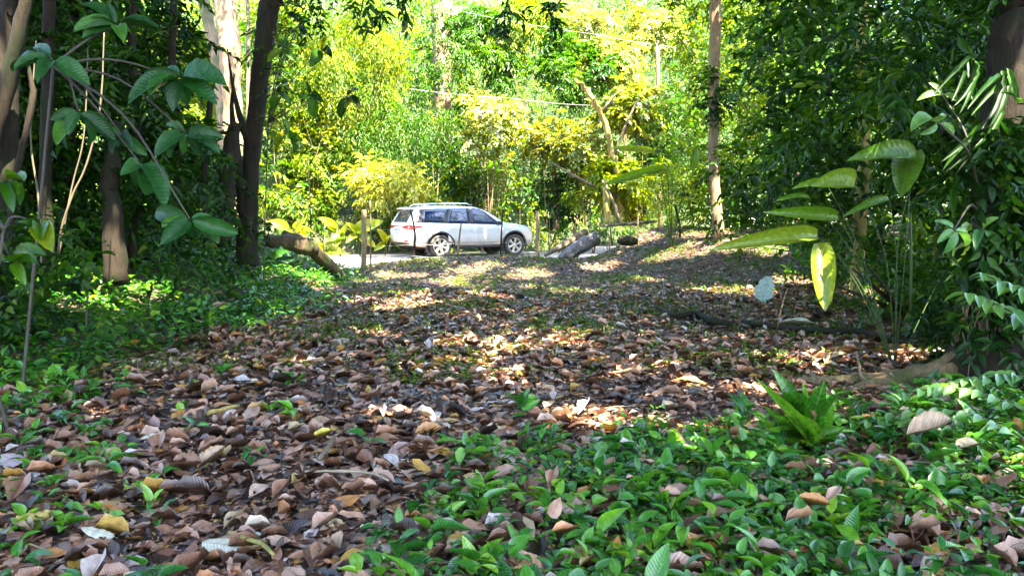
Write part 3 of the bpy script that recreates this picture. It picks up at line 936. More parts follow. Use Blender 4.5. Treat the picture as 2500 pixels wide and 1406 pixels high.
log([(650, 588, 15.2, 28), (700, 592, 15.4, 36), (740, 600, 15.7, 42), (766, 608, 16.0, 32)], 'dark rotting hollow log end on the left bank', M['rotlog'], seed=4, wob=0.1)
log([(690, 575, 15.6, 26), (750, 600, 15.9, 32), (800, 645, 16.6, 32), (838, 680, 17.2, 22)], 'mossy log sloping down from the left bank to the clearing', M['rotlog'], seed=5)
log([(1365, 632, 21.4, 14), (1392, 618, 21.7, 30), (1425, 598, 22.0, 36), (1456, 580, 22.3, 30)], 'grey weathered log tilted up by the roadside right of the car', M['log'], seed=6, wob=.1, fl=.08)
log([(1330, 624, 22.4, 8), (1375, 598, 22.8, 16), (1415, 575, 23.1, 22), (1433, 565, 23.2, 14)], 'tan sunlit log lying behind the grey weathered log', M['bark_pale'], seed=7)
log([(1512, 592, 22.0, 14), (1518, 588, 22.05, 22), (1540, 589, 22.1, 24), (1553, 590, 22.15, 16)], 'short round mossy stump on the mound beside a pale cane', M['rotlog'], 'mossy_stump', 'stump', seed=8, wob=.03, fl=.02)
log([(1466, 552, 25.0, 5), (1540, 547, 25.2, 9), (1600, 540, 25.4, 7)], 'long pale fallen pole along the top of the mossy mound', M['bark_pale'], 'fallen_pole', 'pole', seed=9, wob=.03, fl=.02)


def branch(pts, label, mat, twigs=(), name='fallen_branch', cat='branch', seed=1):
    P, r = path(pts, 5, 0.12, seed)
    mb = MB(); mb.tube(P, r, 8, 0.10, seed)
    for tw in twigs:
        p2, r2 = path(tw, 4, 0.15, seed + 5); mb.tube(p2, r2, 6, 0.1, seed)
    o = mb.build(name, mat, origin=tuple(P[0])); tag(o, label, cat); return o


def G(px, py, w, lift=0.09):
    """ground pixel -> (px,py,D,w) sitting on the ground"""
    p = on_ground(px, py)
    # same ground point, raised a little
    q = p + [0, 0, lift]
    # back to pixel
    d = q - [0, 0, CAMZ]
    x = d[0]; yf = d[1] * CP - d[2] * SP; zu = d[1] * SP + d[2] * CP
    return (1250 + F * x / yf, 703 - F * zu / yf, q[1], w)


branch([G(1600, 762, 9), G(1650, 785, 14), G(1700, 782, 17), G(1745, 802, 15), G(1800, 808, 9)], 'dark crooked branch lying on the leaf litter in mid clearing', M['bark_dark'], [[G(1695, 784, 8), (1698, 795, on_ground(1700, 800)[1], 6), G(1690, 803, 4)]], seed=2)
branch([G(1810, 800, 9), G(1900, 815, 14), G(2000, 826, 17), G(2100, 830, 19), G(2180, 850, 15), G(2250, 862, 10)], 'long brown surface root running towards the big right trunk', M['bark_dark'], name='surface_root', cat='root', seed=3)
branch([G(1210, 1245, 0.1)] * 1 + [G(1000, 1190, 5), G(1100, 1200, 7), G(1160, 1215, 6), G(1210, 1240, 4)][0:], 'thin curved twig on the litter below the middle of the clearing', M['drystem'], name='fallen_twig', cat='twig', seed=4) if False else None
branch([G(745, 1190, 5), G(830, 1188, 8), G(905, 1193, 7), G(950, 1212, 5)], 'thin pale twig curving over the litter at lower left centre', M['drystem'], name='fallen_twig', cat='twig', seed=4)
branch([G(782, 1155, 12), G(800, 1130, 13), G(812, 1105, 9), G(826, 1092, 6)], 'stubby lichen covered stick standing in the litter', M['bark_pale'], name='fallen_stick', cat='stick', seed=5)
branch([G(560, 1345, 12), G(600, 1362, 13), G(640, 1375, 12), G(668, 1404, 9)], 'mossy broken stick near the bottom edge of the photo', M['bark_yellow'], name='fallen_stick', cat='stick', seed=6)
branch([G(40, 1312, 22), G(80, 1306, 24), G(125, 1296, 22)], 'fat mossy piece of wood at the lower left corner', M['bark_yellow'], name='fallen_stick', cat='stick', seed=7)
branch([G(2425, 1320, 26, .05), (2440, 1290, 4.1, 28), (2458, 1262, 4.2, 24)], 'pale grey broken branch stub at the lower right edge', M['bark_pale'], name='branch_stub', cat='branch', seed=8)
branch([(1998, 1092, 5.0, 6), (2030, 1120, 4.7, 7), (2055, 1150, 4.5, 6), (2080, 1178, 4.4, 5)], 'pale twig sticking out of the ground cover below the rosette plant', M['drystem'], name='fallen_twig', cat='twig', seed=9)
branch([(2210, 1125, 4.6, 4), (2330, 1132, 4.5, 6), (2420, 1130, 4.45, 7), (2500, 1165, 4.3, 8)], 'long thin branch over the ground cover under the curled brown leaf', M['drystem'], [[(2318, 1132, 4.5, 7), (2322, 1160, 4.45, 7), G(2345, 1195, 6)]], name='fallen_branch', cat='branch', seed=10)
branch([G(2090, 912, 4), (2098, 890, 7.0, 6), (2104, 920, 6.7, 6), (2140, 945, 6.4, 7), G(2180, 985, 8)], 'bent bare seedling stick beside the lit surface root', M['bark_brown'], [[(2098, 890, 7.0, 5), (2090, 862, 7.1, 3)], [(2100, 915, 6.8, 7), G(2094, 945, 8)]], name='bare_stick', cat='stick', seed=11)
branch([G(1895, 830, 5), (1900, 790, 8.6, 4), (1908, 750, 8.7, 3), (1922, 705, 8.8, 2)], 'thin upright brown stick by the end of the dark branch', M['bark_brown'], name='bare_stick', cat='stick', seed=12)
branch([(2180, 870, 8.0, .1)] * 0 + [G(620, 995, 4), G(505, 1040, 12), G(585, 1018, 10)][1:], 'short yellow green stick in a small sun fleck on the left', M['bark_yellow'], name='fallen_stick', cat='stick', seed=13)


# ------------------------------------------------------------------ leaf litter
def in_clearing(x, y):
    """bare litter area density 0..1"""
    left = sstep(-4.4, -3.2, x + 0.25 * np.sin(y * 1.3)) 
    left = np.where(y < 7, np.maximum(left, 0.6), left)
    right = 1 - sstep(5.0, 6.6, x) * sstep(8, 12, y)
    return left * right


LT = [T_leaf(4, 0.10, -0.06, curl=0.03, seed=1, wave=.03), T_leaf(4, -0.10, 0.06, curl=-0.01, seed=2, wave=.035, pw=.7), T_leaf(4, 0.40, 0.20, curl=0.0, seed=3, wave=.05), T_leaf(4, 0.03, -0.03, curl=0.07, seed=4, wave=.05, pw=1.3), T_leaf(4, 0.12, 0.16, curl=-.05, seed=5, wave=.03, pw=.6)]


def litter():
    sets = []
    # (count, y0, y1, half-width factor, length range, template quality)
    def zone(n, y0, y1, l0, l1, tms, tilt, lift, pw=1.0, small=0.0):
        y = np.sqrt(R.uniform(y0 ** 2, y1 ** 2, n)); x = R.uniform(-1, 1, n) * (0.70 * y + 0.7)
        k = R.uniform(0, 1, n) < in_clearing(x, y) * 0.95 + 0.12
        t, s = road_ts(x, y)
        k &= (s < -3.3)
        x, y = x[k], y[k]; n = len(x)
        z = gz(x, y) + R.uniform(0.0, lift, n) ** 1.0
        P = np.stack([x, y, z + .008], -1)
        az = R.uniform(0, 2 * np.pi, n)
        A = np.stack([np.cos(az), np.sin(az), R.normal(0, tilt * .7, n)], -1)
        N = np.stack([R.normal(0, tilt, n), R.normal(0, tilt, n), np.ones(n)], -1)
        Ls = l0 + (l1 - l0) * R.uniform(0, 1, n) ** 1.8
        rn = R.uniform(0, 1, n)
        # paler, greyer leaves now and then are in the ramp itself
        ti = R.integers(0, len(tms), n)
        for i_, tm in enumerate(tms):
            m = ti == i_
            sets.append((tm, P[m], A[m], N[m], Ls[m], Ls[m] * R.uniform(.38, .58, m.sum()), rn[m]))
    zone(9500, 2.6, 9.5, .06, .20, LT, .18, .035)
    zone(7000, 2.5, 5.6, .04, .19, LT, .14, .025)
    zone(9000, 5.0, 9.5, .04, .15, LT, .14, .03)
    zone(48000, 2.6, 8.5, .018, .08, [LT[0], LT[1], LT[3]], .26, .022)
    zone(26000, 7.0, 15, .05, .17, LT, .20, .035)
    zone(18000, 13, 24, .06, .17, [LT[0], LT[1], LT[3]], .20, .035)
    zone(45000, 7.0, 15, .025, .085, [RH2, RH], .3, .018)
    zone(55000, 12.5, 25, .035, .10, [RH2, RH], .3, .02)
    o = leaves_obj('leaf_litter', sets, M['litter']); tag(o, kind='stuff', label='brown and grey fallen leaves carpeting the clearing', cat='leaf litter')
    # bits of twig
    mb = MB()
    for k in range(420):
        y = math.sqrt(R.uniform(2.8 ** 2, 22 ** 2)); x = R.uniform(-1, 1) * .68 * y
        if in_clearing(x, y) < .5: continue
        a = R.uniform(0, math.pi); l = R.uniform(.06, .35)
        b = np.array([x, y, gz(x, y) + .035]); d = np.array([math.cos(a), math.sin(a), 0]) * l
        e = b + d; e[2] = gz(e[0], e[1]) + .02 + R.uniform(0, .05)
        mid = (b + e) / 2 + R.normal(0, .03 * l * 4, 3) * [1, 1, .4] * .5; mid[2] = max(mid[2], gz(mid[0], mid[1]) + .01)
        mb.tube([b, mid, e], R.uniform(.0015, .005), 4, cap=False)
    o = mb.build('twig_debris', M['drystem']); tag(o, kind='stuff', label='small dry twigs scattered over the litter', cat='twigs')


litter()

# a few single fallen leaves that stand out
BIGL = T_leaf(12, 0.10, -0.05, pw=.75, curl=0.04, seed=9, wave=.012, jag=.08)
BIGF = T_leaf(12, -0.06, 0.05, pw=.7, curl=0.02, seed=10, wave=.014, jag=.10)
BIGC = T_leaf(12, 0.40, 0.22, pw=.75, curl=-0.05, seed=12, wave=.02, jag=.08)


def single_mat(name, col, vein=.6, tr=.12, rough=.45):
    return leaf_mat(name, [(0, col), (1, col)], tr, rough, .5, 1.2, veins=vein, tcol=(1.3, 1, .7), vein_dark=True)


SL = {'orange': single_mat('orange_dead_leaf', (.30, .13, .035)), 'tan': single_mat('tan_dead_leaf', (.26, .17, .10)), 'grey': single_mat('grey_dead_leaf', (.36, .32, .30)),
      'pale': single_mat('pale_dead_leaf', (.40, .38, .28)), 'brown': single_mat('brown_dead_leaf', (.17, .085, .05)), 'yellow': single_mat('yellow_fallen_leaf', (.42, .33, .03), .2),
      'cyan': single_mat('bluish_pale_leaf', (.30, .42, .38), .2, .2), 'mauve': single_mat('mauve_dead_leaf', (.27, .19, .18))}


def fallen(px, py, lpx, ang, col, label, tm=BIGL, tilt=(0, 0), wr=.5, lift=.05):
    p = on_ground(px, py); D = p[1]; L = lpx / F * D
    a = math.radians(ang)
    A = np.array([[math.cos(a), math.sin(a), tilt[0]]]); A = unit(A)
    P = p + [0, 0, lift] - A[0] * L / 2
    # leaf seen from a low angle: real length is worked out from its direction
    N = np.array([[-tilt[1] * math.sin(a) * .8, tilt[1] * math.cos(a) * .8, 1.0]])
    o = leaves_obj('fallen_leaf', [(tm, P[None], A, N, L, L * wr, .5)], SL[col], origin=tuple(P)); tag(o, label, 'fallen leaf', 'large fallen leaves lying on the litter')
    return o


fallen(842, 1255, 80, 25, 'orange', 'bright orange oval leaf lying on the litter at lower centre left', tm=BIGF, tilt=(.1, -.4), wr=.62, lift=.07)
fallen(822, 1380, 90, 115, 'tan', 'large tan ribbed leaf cut by the bottom edge of the photo', tm=BIGC, tilt=(-.3, .3), wr=.62, lift=.08)
fallen(545, 1362, 130, -20, 'pale', 'large pale grey leaf with holes near the bottom edge', tm=BIGF, tilt=(0, -.4), wr=.5, lift=.06)
fallen(470, 1170, 95, -28, 'brown', 'folded brown leaf forming the left wing of a V on the litter', tm=BIGC, tilt=(.1, -.6), wr=.4, lift=.07)
fallen(520, 1155, 80, 40, 'tan', 'folded tan leaf forming the right wing of a V on the litter', tm=BIGC, tilt=(.4, -.5), wr=.35, lift=.08)
fallen(1042, 1075, 60, 20, 'orange', 'golden brown curled leaf next to the green ground cover edge', tm=BIGC, tilt=(.2, -.5), wr=.6, lift=.05)
fallen(945, 1095, 85, 15, 'brown', 'dark reddish brown ribbed leaf left of the golden curled leaf', tm=BIGL, tilt=(.1, -.4), wr=.5)
fallen(985, 1115, 80, 20, 'mauve', 'pale mauve leaf just below the dark reddish brown leaf', tm=BIGL, tilt=(.2, -.3), wr=.5)
fallen(782, 1048, 60, 10, 'tan', 'light tan ribbed leaf above the stubby stick', tm=BIGL, tilt=(.1, -.5), wr=.6)
fallen(788, 1085, 55, 25, 'yellow', 'small ochre leaf beside the top of the stubby stick', tm=BIGC, tilt=(.1, -.3), wr=.35)
fallen(590, 940, 50, -15, 'grey', 'silvery white leaf in the middle of the left litter', tm=BIGL, tilt=(.05, -.5), wr=.55)
fallen(375, 1090, 70, 8, 'pale', 'cream leaf on the left litter beside green sprouts', tm=BIGL, tilt=(.05, -.3), wr=.4)
fallen(530, 775, 70, 15, 'tan', 'long tan curled leaf at the edge of the left undergrowth', tm=BIGC, tilt=(.2, -.2), wr=.3)
fallen(1102, 890, 58, 0, 'orange', 'light brown leaf in the middle of the clearing', tm=BIGL, tilt=(0, -.4), wr=.45)
fallen(1690, 945, 70, -15, 'orange', 'orange brown leaf in the sun left of the rosette plant', tm=BIGL, tilt=(-.1, -.3), wr=.4)
fallen(618, 1330, 45, 5, 'cyan', 'small mint green leaf near the bottom edge', tm=BIGF, tilt=(0, -.4), wr=.6)
fallen(650, 1348, 50, 20, 'grey', 'narrow whitish leaf right of the mint green leaf', tm=BIGL, tilt=(.1, -.2), wr=.35)
fallen(85, 922, 65, 10, 'yellow', 'yellow leaf at the left edge of the litter', tm=BIGL, tilt=(.1, -.5), wr=.45)
fallen(240, 1325, 110, 160, 'pale', 'long pale greenish leaf with dark spots at lower left', tm=BIGF, tilt=(.05, .4), wr=.32)
fallen(1955, 805, 115, -8, 'pale', 'long dry pale leaf lying on the brown surface root', tm=BIGL, tilt=(0, -.15), wr=.22, lift=.07)
fallen(2262, 1140, 115, 5, 'tan', 'big curled tan ribbed leaf on top of the ground cover at right', tm=BIGC, tilt=(.15, -.7), wr=.5, lift=.22)
fallen(1980, 1310, 80, -25, 'orange', 'rust orange twisted leaf on the ground cover at lower right', tm=BIGC, tilt=(-.2, -.4), wr=.35, lift=.16)
fallen(1498, 1200, 50, 70, 'brown', 'crumpled brown leaf among the ground cover', tm=BIGC, tilt=(.5, .5), wr=.6, lift=.14)
fallen(2480, 1325, 70, 100, 'tan', 'brown leaf beside the grey branch stub at the right edge', tm=BIGF, tilt=(.4, -.8), wr=.5, lift=.1)
fallen(1232, 862, 60, 10, 'orange', 'sunlit salmon leaf in the middle of the clearing', tm=BIGL, tilt=(.1, -.5), wr=.5)
fallen(1855, 1195, 70, 20, 'tan', 'tan leaf half hidden in the ground cover centre right', tm=BIGL, tilt=(.1, -.5), wr=.6, lift=.08)
fallen(28, 1150, 85, 150, 'mauve', 'large mauve leaf cut by the left edge of the photo', tm=BIGF, tilt=(.1, .5), wr=.6, lift=.07)
fallen(130, 1385, 95, 20, 'orange', 'orange brown leaf at the bottom left corner', tm=BIGL, tilt=(.1, -.3), wr=.45)
fallen(38, 820, 45, 80, 'orange', 'upright orange leaf at the far left edge', tm=BIGL, tilt=(.9, .9), wr=.6)
fallen(1395, 1290, 70, 20, 'pale', 'pale dry leaf under the ground cover left part', tm=BIGL, tilt=(.1, -.4), wr=.5, lift=.05)


# ------------------------------------------------------------------ ground cover
CT = [T_leaf(5, 0.16, -0.28, pw=.8, seed=21), T_leaf(5, 0.22, -0.10, pw=.7, seed=22, heart=True), T_leaf(5, 0.12, -0.45, pw=1.0, seed=23)]


def px_of(P):
    d = P - np.array([0, 0, CAMZ]); yf = d[:, 1] * CP - d[:, 2] * SP; zu = d[:, 1] * SP + d[:, 2] * CP
    return 1250 + F * d[:, 0] / yf, 703 - F * zu / yf


def plants(n, sampler, k, l0, l1, tms, stem=(.02, .08), up=.9, ratio=.5, rnb=(0, 1)):
    """small rooted plants: k leaves rising from a point"""
    x, y = sampler(n); n = len(x)
    z = gz(x, y)
    base = np.stack([x, y, z], -1)
    az = R.uniform(0, 2 * np.pi, (n, 1)) + np.arange(k)[None] * 2.4 + R.normal(0, .4, (n, k))
    h = R.uniform(stem[0], stem[1], (n, k))
    el = R.normal(up * .6, .4, (n, k))
    A = np.stack([np.cos(az) * np.cos(el), np.sin(az) * np.cos(el), np.sin(el)], -1)
    P = base[:, None] + np.stack([np.cos(az) * .02, np.sin(az) * .02, h], -1)
    N = np.stack([-np.cos(az) * np.sin(el), -np.sin(az) * np.sin(el), np.cos(el)], -1) + R.normal(0, .25, (n, k, 3))
    Ls = l0 + (l1 - l0) * R.uniform(0, 1, (n, k)) ** 1.4
    hue = R.uniform(rnb[0], rnb[1], (n, 1)); rn = np.clip(hue * .6 + .4 * R.uniform(0, 1, (n, k)), 0, 1)
    P = P.reshape(-1, 3); A = A.reshape(-1, 3); N = N.reshape(-1, 3); Ls = Ls.ravel(); rn = rn.ravel()
    ti = R.integers(0, len(tms), len(P)); out = []
    for i_, tm in enumerate(tms):
        m = ti == i_
        out.append((tm, P[m], A[m], N[m], Ls[m], Ls[m] * ratio * R.uniform(.8, 1.25, m.sum()), rn[m]))
    return out, base


def samp_right(n):
    y = R.uniform(2.4, 8.6, n * 3); x = R.uniform(-1.2, 6.2, n * 3)
    P = np.stack([x, y, gz(x, y)], -1); px, py = px_of(P)
    lim = np.interp(px, [700, 860, 1060, 1200, 1350, 1880, 2150, 2300, 2500], [1500, 1420, 1170, 1065, 1075, 1030, 985, 940, 900]) + 25 * np.sin(px / 37.0) + 12 * np.sin(px / 13.)
    k = (py > lim + 8) & (px < 2700) & (px > 700)
    thin = sstep(0, 90, py - lim) * .8 + .2
    thin *= np.where(px < 1250, .35 + .65 * sstep(820, 1250, px), 1)
    thin = thin * np.clip(.85 + .8 * np.sin(x * 3.1 + 2 * np.sin(y * 2.3)) * np.sin(y * 2.9 + 1), .12, 1)
    k &= R.uniform(0, 1, len(x)) < thin
    return x[k][:n], y[k][:n]


def samp_left(n):
    y = R.uniform(6.4, 20, n * 4); x = R.uniform(-12, -2.2, n * 4)
    P = np.stack([x, y, gz(x, y)], -1); px, py = px_of(P)
    lim = np.interp(py, [560, 640, 690, 760, 830, 880, 1000], [700, 780, 850, 790, 600, 330, 60]) + 30 * np.sin(py / 17.)
    d = lim - px
    k = (px > -150) & (R.uniform(0, 1, len(x)) < sstep(-60, 140, d))
    return x[k][:n], y[k][:n]


def samp_leftnear(n):
    y = R.uniform(2.9, 7.2, n * 4); x = R.uniform(-5.0, -.6, n * 4)
    P = np.stack([x, y, gz(x, y)], -1); px, py = px_of(P)
    dens = np.interp(px, [0, 250, 450, 800], [1.0, .45, .10, .04]) * (.25 + .75 * (np.sin(x * 5.1 + 1) * np.sin(y * 4.3) > .0))
    k = (px > -100) & (px < 1000) & (R.uniform(0, 1, len(x)) < dens)
    return x[k][:n], y[k][:n]


def samp_far(n):
    y = R.uniform(7, 24, n * 3); x = R.uniform(-4, 7, n * 3)
    k = (R.uniform(0, 1, len(x)) < .25 + .75 * (np.sin(x * 2.1) * np.sin(y * 1.3 + 1) > .35))
    return x[k][:n], y[k][:n]


def samp_rightedge(n):
    y = R.uniform(7, 22, n * 3); x = R.uniform(3.4, 13, n * 3)
    k = R.uniform(0, 1, len(x)) < sstep(4.2, 6.5, x - .05 * (y - 8))
    return x[k][:n], y[k][:n]


s1, b1 = plants(2700, samp_right, 4, .03, .115, CT, stem=(.03, .15), up=.6, ratio=.48)
s1b, _ = plants(2600, samp_right, 5, .025, .06, CT, stem=(.01, .07), up=.5, ratio=.5, rnb=(.3, 1))
s1c, _ = plants(330, samp_right, 4, .10, .19, CT, stem=(.05, .14), up=.7, ratio=.4, rnb=(.1, .9))
s1 = s1 + s1b + s1c
o = leaves_obj('ground_cover', s1, M['cover']); tag(o, 'dense glossy green creeping plants covering the lower right ground', 'ground cover', kind='stuff')
s1, b2 = plants(6500, samp_left, 5, .05, .17, [L3, L2], stem=(.03, .20), up=.5, ratio=.42)
s3, b3 = plants(210, samp_leftnear, 5, .06, .14, CT, stem=(.02, .10), up=.6, ratio=.5, rnb=(.2, 1))
o = leaves_obj('ground_cover', s1 + s3, M['cover']); tag(o, 'low green plants covering the left bank and left edge', 'ground cover', kind='stuff')
s4, _ = plants(9500, samp_far, 4, .025, .075, [RH2], stem=(.03, .07), up=.7, ratio=.35)
o = leaves_obj('mossy_grass', s4, M['grass']); tag(o, 'short grass and moss tufts in the clearing', 'grass', kind='stuff')
s5, _ = plants(2600, samp_rightedge, 5, .07, .17, [L2, RH2], stem=(.03, .2), up=.5, ratio=.4)
o = leaves_obj('ground_cover', s5, M['midleaf']); tag(o, 'low plants under the thicket on the right', 'ground cover', kind='stuff')
# dead leaves caught on top of the cover
n = 200; ii = R.integers(0, len(b1), n); P = b1[ii] + np.stack([R.normal(0, .06, n), R.normal(0, .06, n), R.uniform(.06, .15, n)], -1)
az = R.uniform(0, 6.28, n); A = np.stack([np.cos(az), np.sin(az), R.normal(0, .3, n)], -1); N = np.stack([R.normal(0, .4, n), R.normal(-.2, .4, n), np.ones(n)], -1); Ls = R.uniform(.05, .16, n)
o = leaves_obj('leaf_litter', [(LT[2], P[:n // 2], A[:n // 2], N[:n // 2], Ls[:n // 2], Ls[:n // 2] * .45, R.uniform(.3, 1, n // 2)), (LT[1], P[n // 2:], A[n // 2:], N[n // 2:], Ls[n // 2:], Ls[n // 2:] * .5, R.uniform(.3, 1, n - n // 2))], M['litter']); tag(o, 'dead leaves caught on top of the lower right ground cover', 'leaf litter', kind='stuff')
# thin runners between the cover plants
mb = MB()
for k in range(240):
    b = b1[R.integers(0, len(b1))]; a = R.uniform(0, 6.28); l = R.uniform(.15, .5)
    P = [b + [0, 0, .02], b + np.array([math.cos(a) * l * .5, math.sin(a) * l * .5, R.uniform(.05, .14)]), b + np.array([math.cos(a + .4) * l, math.sin(a + .4) * l, R.uniform(.0, .05)])]
    P, r = refine(P, [.0018, .0015, .001], 4); mb.tube(P, r, 4, cap=False)
o = mb.build('runner_stems', M['stem']); tag(o, 'thin trailing stems between the ground cover leaves', 'stems', kind='stuff')


# ------------------------------------------------------------------ trees
def crown_set(c, rad, ncl, nsp, k, Ll, ratio=.42, tm=RH2, clr=(.5, 1.1), twig=.5, hole=False, droop=.35, flat=.7, rg=R, huefn=None, cut=None, up=.5):
    c = np.asarray(c, float)
    d = unit(rg.standard_normal((ncl, 3))) * (rg.uniform(.25, 1, (ncl, 1)) ** .5)
    cen = c + d * np.asarray(rad)
    if cut is not None: cen = cen[cut(cen)]
    P, D, idx = clumps(cen, rg.uniform(clr[0], clr[1], len(cen)), nsp, rg, flat=flat)
    D = unit(D * [1, 1, .5] + .3 * unit(P - c))
    hue = rg.uniform(0, 1, len(cen))[idx]
    s = sprays(P, D, k, twig, Ll, ratio, rg, droop=droop, hue=hue, up=up)
    if cut is not None: s = filt(s, cut(s[0]))
    if hole: s = filt(s, shade_keep(s[0]))
    return (tm,) + s


def inframe_top(P):
    """True for points that stay above the top edge of the view"""
    px, py = px_of(P)
    return (py < 25) | (P[:, 1] < .5) | (px < -200) | (px > 2700)


def tree(name, trunk, label, mat, sets, leafmat, branches=(), cat='tree', group=None, sides=12, wob=.04, fl=.04, seed=1, wig=.05):
    P, r = path(trunk, 6, wig, seed) if len(trunk[0]) == 4 else refine([t[:3] for t in trunk], [t[3] for t in trunk], 6, wig, seed)
    base = P[0].copy()
    e = thing(name, base, label, cat, group)
    mb = MB(); mb.tube(P, r, sides, wob, seed, True, fl, 4)
    for b_ in branches:
        p2, r2 = (path(b_, 5, .1, seed + 3) if len(b_[0]) == 4 and b_[0][0] > 60 or b_[0][2] > 4.99 and abs(b_[0][0]) > 30 else refine([t[:3] for t in b_], [t[3] for t in b_], 5, .08, seed + 3))
        mb.tube(p2, r2, 7, .06, seed)
    mb.build('trunk', mat, e, offset=base)
    if sets:
        leaves_obj('crown', sets, leafmat, e, off=base)
    return e, P, r


def limbs(P, r, n, h0, reach, rg, up=.5, rs=.4):
    """limbs from the upper part of a trunk path as world polylines"""
    out = []
    for k in range(n):
        i = int(rg.uniform(h0, .97) * (len(P) - 1)); a = rg.uniform(0, 6.28)
        d = np.array([math.cos(a), math.sin(a), up]); l = reach * rg.uniform(.6, 1)
        q = [P[i], P[i] + d * l * .5, P[i] + d * l * np.array([1, 1, 1.3])]
        out.append([(*q[0], r[i] * rs), (*q[1], r[i] * rs * .6), (*q[2], r[i] * rs * .2)])
    return out


# --- canopy trees whose trunks stand in the picture
def canopy(c, rad, n, **kw):
    return crown_set(c, rad, kw.pop('ncl', 70), int(n * 1.75), 7, kw.pop('Ll', .30), .45, RH2, (.7, 1.3), .7, True, cut=inframe_top, **kw)


def wtree(name, trunk, label, mat, sets, leafmat, tops, nl=7, seed=1, **kw):
    P, r = path(trunk, 6, .04, seed)
    for t in tops:   # continue above the frame in world space
        P = np.concatenate([P, [t[:3]]]); r = np.append(r, t[3])
    P, r = refine(P, r, 3)
    rg = np.random.default_rng(seed)
    L_ = limbs(P, r, nl, .95, kw.pop('reach', 3.5), rg)
    e = thing(name, P[0], label, kw.pop('cat', 'tree'), kw.pop('group', None))
    mb = MB(); mb.tube(P, r, 16, .03, seed, True, kw.pop('fl', .05), 5)
    for l in L_:
        p2, r2 = refine([t[:3] for t in l], [t[3] for t in l], 5, .05, seed); mb.tube(p2, r2, 7, .05, seed)
    for ex in kw.pop('extra', ()):
        p2, r2 = path(ex, 5, .06, seed); mb.tube(p2, r2, 10, .06, seed)
    mb.build('trunk', mat, e, offset=P[0])
    rt = kw.pop('roots', ())
    if rt:
        mb = MB()
        for ex in rt:
            p2, r2 = path(ex, 6, .05, seed)
            p2[:, 2] = np.maximum(p2[:, 2] - .02, gz(p2[:, 0], p2[:, 1]) + r2 * .25)
            mb.tube(p2, r2, 14, .06, seed, True, .10, 3)
        mb.build('root', M['bark_root'], e, offset=P[0])
    if sets: leaves_obj('crown', sets, leafmat, e, off=P[0])
    return e


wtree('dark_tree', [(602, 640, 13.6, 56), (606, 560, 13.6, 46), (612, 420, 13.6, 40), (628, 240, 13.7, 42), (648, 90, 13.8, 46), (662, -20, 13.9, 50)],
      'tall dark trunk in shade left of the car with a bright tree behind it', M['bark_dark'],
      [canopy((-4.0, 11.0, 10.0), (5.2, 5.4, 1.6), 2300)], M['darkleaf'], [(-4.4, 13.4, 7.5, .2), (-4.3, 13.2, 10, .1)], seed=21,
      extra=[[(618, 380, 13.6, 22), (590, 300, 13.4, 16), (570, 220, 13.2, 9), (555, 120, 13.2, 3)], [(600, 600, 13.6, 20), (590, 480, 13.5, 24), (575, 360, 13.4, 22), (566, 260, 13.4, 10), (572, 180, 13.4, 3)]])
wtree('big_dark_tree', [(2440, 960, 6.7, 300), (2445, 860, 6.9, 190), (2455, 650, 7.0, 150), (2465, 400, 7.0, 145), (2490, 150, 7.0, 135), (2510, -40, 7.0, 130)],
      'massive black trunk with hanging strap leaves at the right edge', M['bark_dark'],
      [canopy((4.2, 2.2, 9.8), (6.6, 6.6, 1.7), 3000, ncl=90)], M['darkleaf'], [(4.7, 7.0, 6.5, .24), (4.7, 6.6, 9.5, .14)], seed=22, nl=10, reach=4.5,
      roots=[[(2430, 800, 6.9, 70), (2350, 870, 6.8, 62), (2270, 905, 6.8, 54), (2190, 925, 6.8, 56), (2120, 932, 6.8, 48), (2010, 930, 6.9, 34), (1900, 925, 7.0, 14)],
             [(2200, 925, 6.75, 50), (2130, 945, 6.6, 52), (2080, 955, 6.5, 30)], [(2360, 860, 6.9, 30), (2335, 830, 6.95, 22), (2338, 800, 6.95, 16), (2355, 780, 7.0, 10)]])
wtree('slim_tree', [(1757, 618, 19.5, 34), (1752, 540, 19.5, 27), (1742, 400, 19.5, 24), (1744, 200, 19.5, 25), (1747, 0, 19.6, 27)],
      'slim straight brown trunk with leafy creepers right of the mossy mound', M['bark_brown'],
      [canopy((5.0, 16.5, 10.6), (5.0, 5.0, 1.5), 1300), canopy((1.4, 22.3, 10.8), (3.8, 2.6, .9), 750, ncl=44)], M['midleaf'], [(5.0, 19.6, 8.5, .12), (5.0, 19.4, 10.5, .08)], seed=23)  # second crown set is unseen, added to shade the car
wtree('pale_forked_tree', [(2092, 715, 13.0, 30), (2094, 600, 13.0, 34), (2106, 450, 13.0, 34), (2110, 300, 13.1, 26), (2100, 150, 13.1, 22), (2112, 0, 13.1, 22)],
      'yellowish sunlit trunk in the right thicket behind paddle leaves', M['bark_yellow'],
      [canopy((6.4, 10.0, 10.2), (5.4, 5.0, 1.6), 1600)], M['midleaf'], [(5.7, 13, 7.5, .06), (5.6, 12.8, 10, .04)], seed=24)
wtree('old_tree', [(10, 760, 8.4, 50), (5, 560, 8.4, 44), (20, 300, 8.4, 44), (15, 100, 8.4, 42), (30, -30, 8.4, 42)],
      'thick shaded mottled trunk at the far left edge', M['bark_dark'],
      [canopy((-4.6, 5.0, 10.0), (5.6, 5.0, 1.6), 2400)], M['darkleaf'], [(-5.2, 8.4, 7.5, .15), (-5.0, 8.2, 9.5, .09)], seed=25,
      extra=[[(25, 620, 8.3, 18), (30, 480, 8.25, 16), (62, 330, 8.2, 14), (80, 240, 8.2, 16), (75, 190, 8.2, 10), (60, 120, 8.2, 5)], [(-20, 380, 8.2, 30), (20, 200, 8.1, 36), (60, 20, 8.0, 30), (75, -60, 8.0, 26)]])
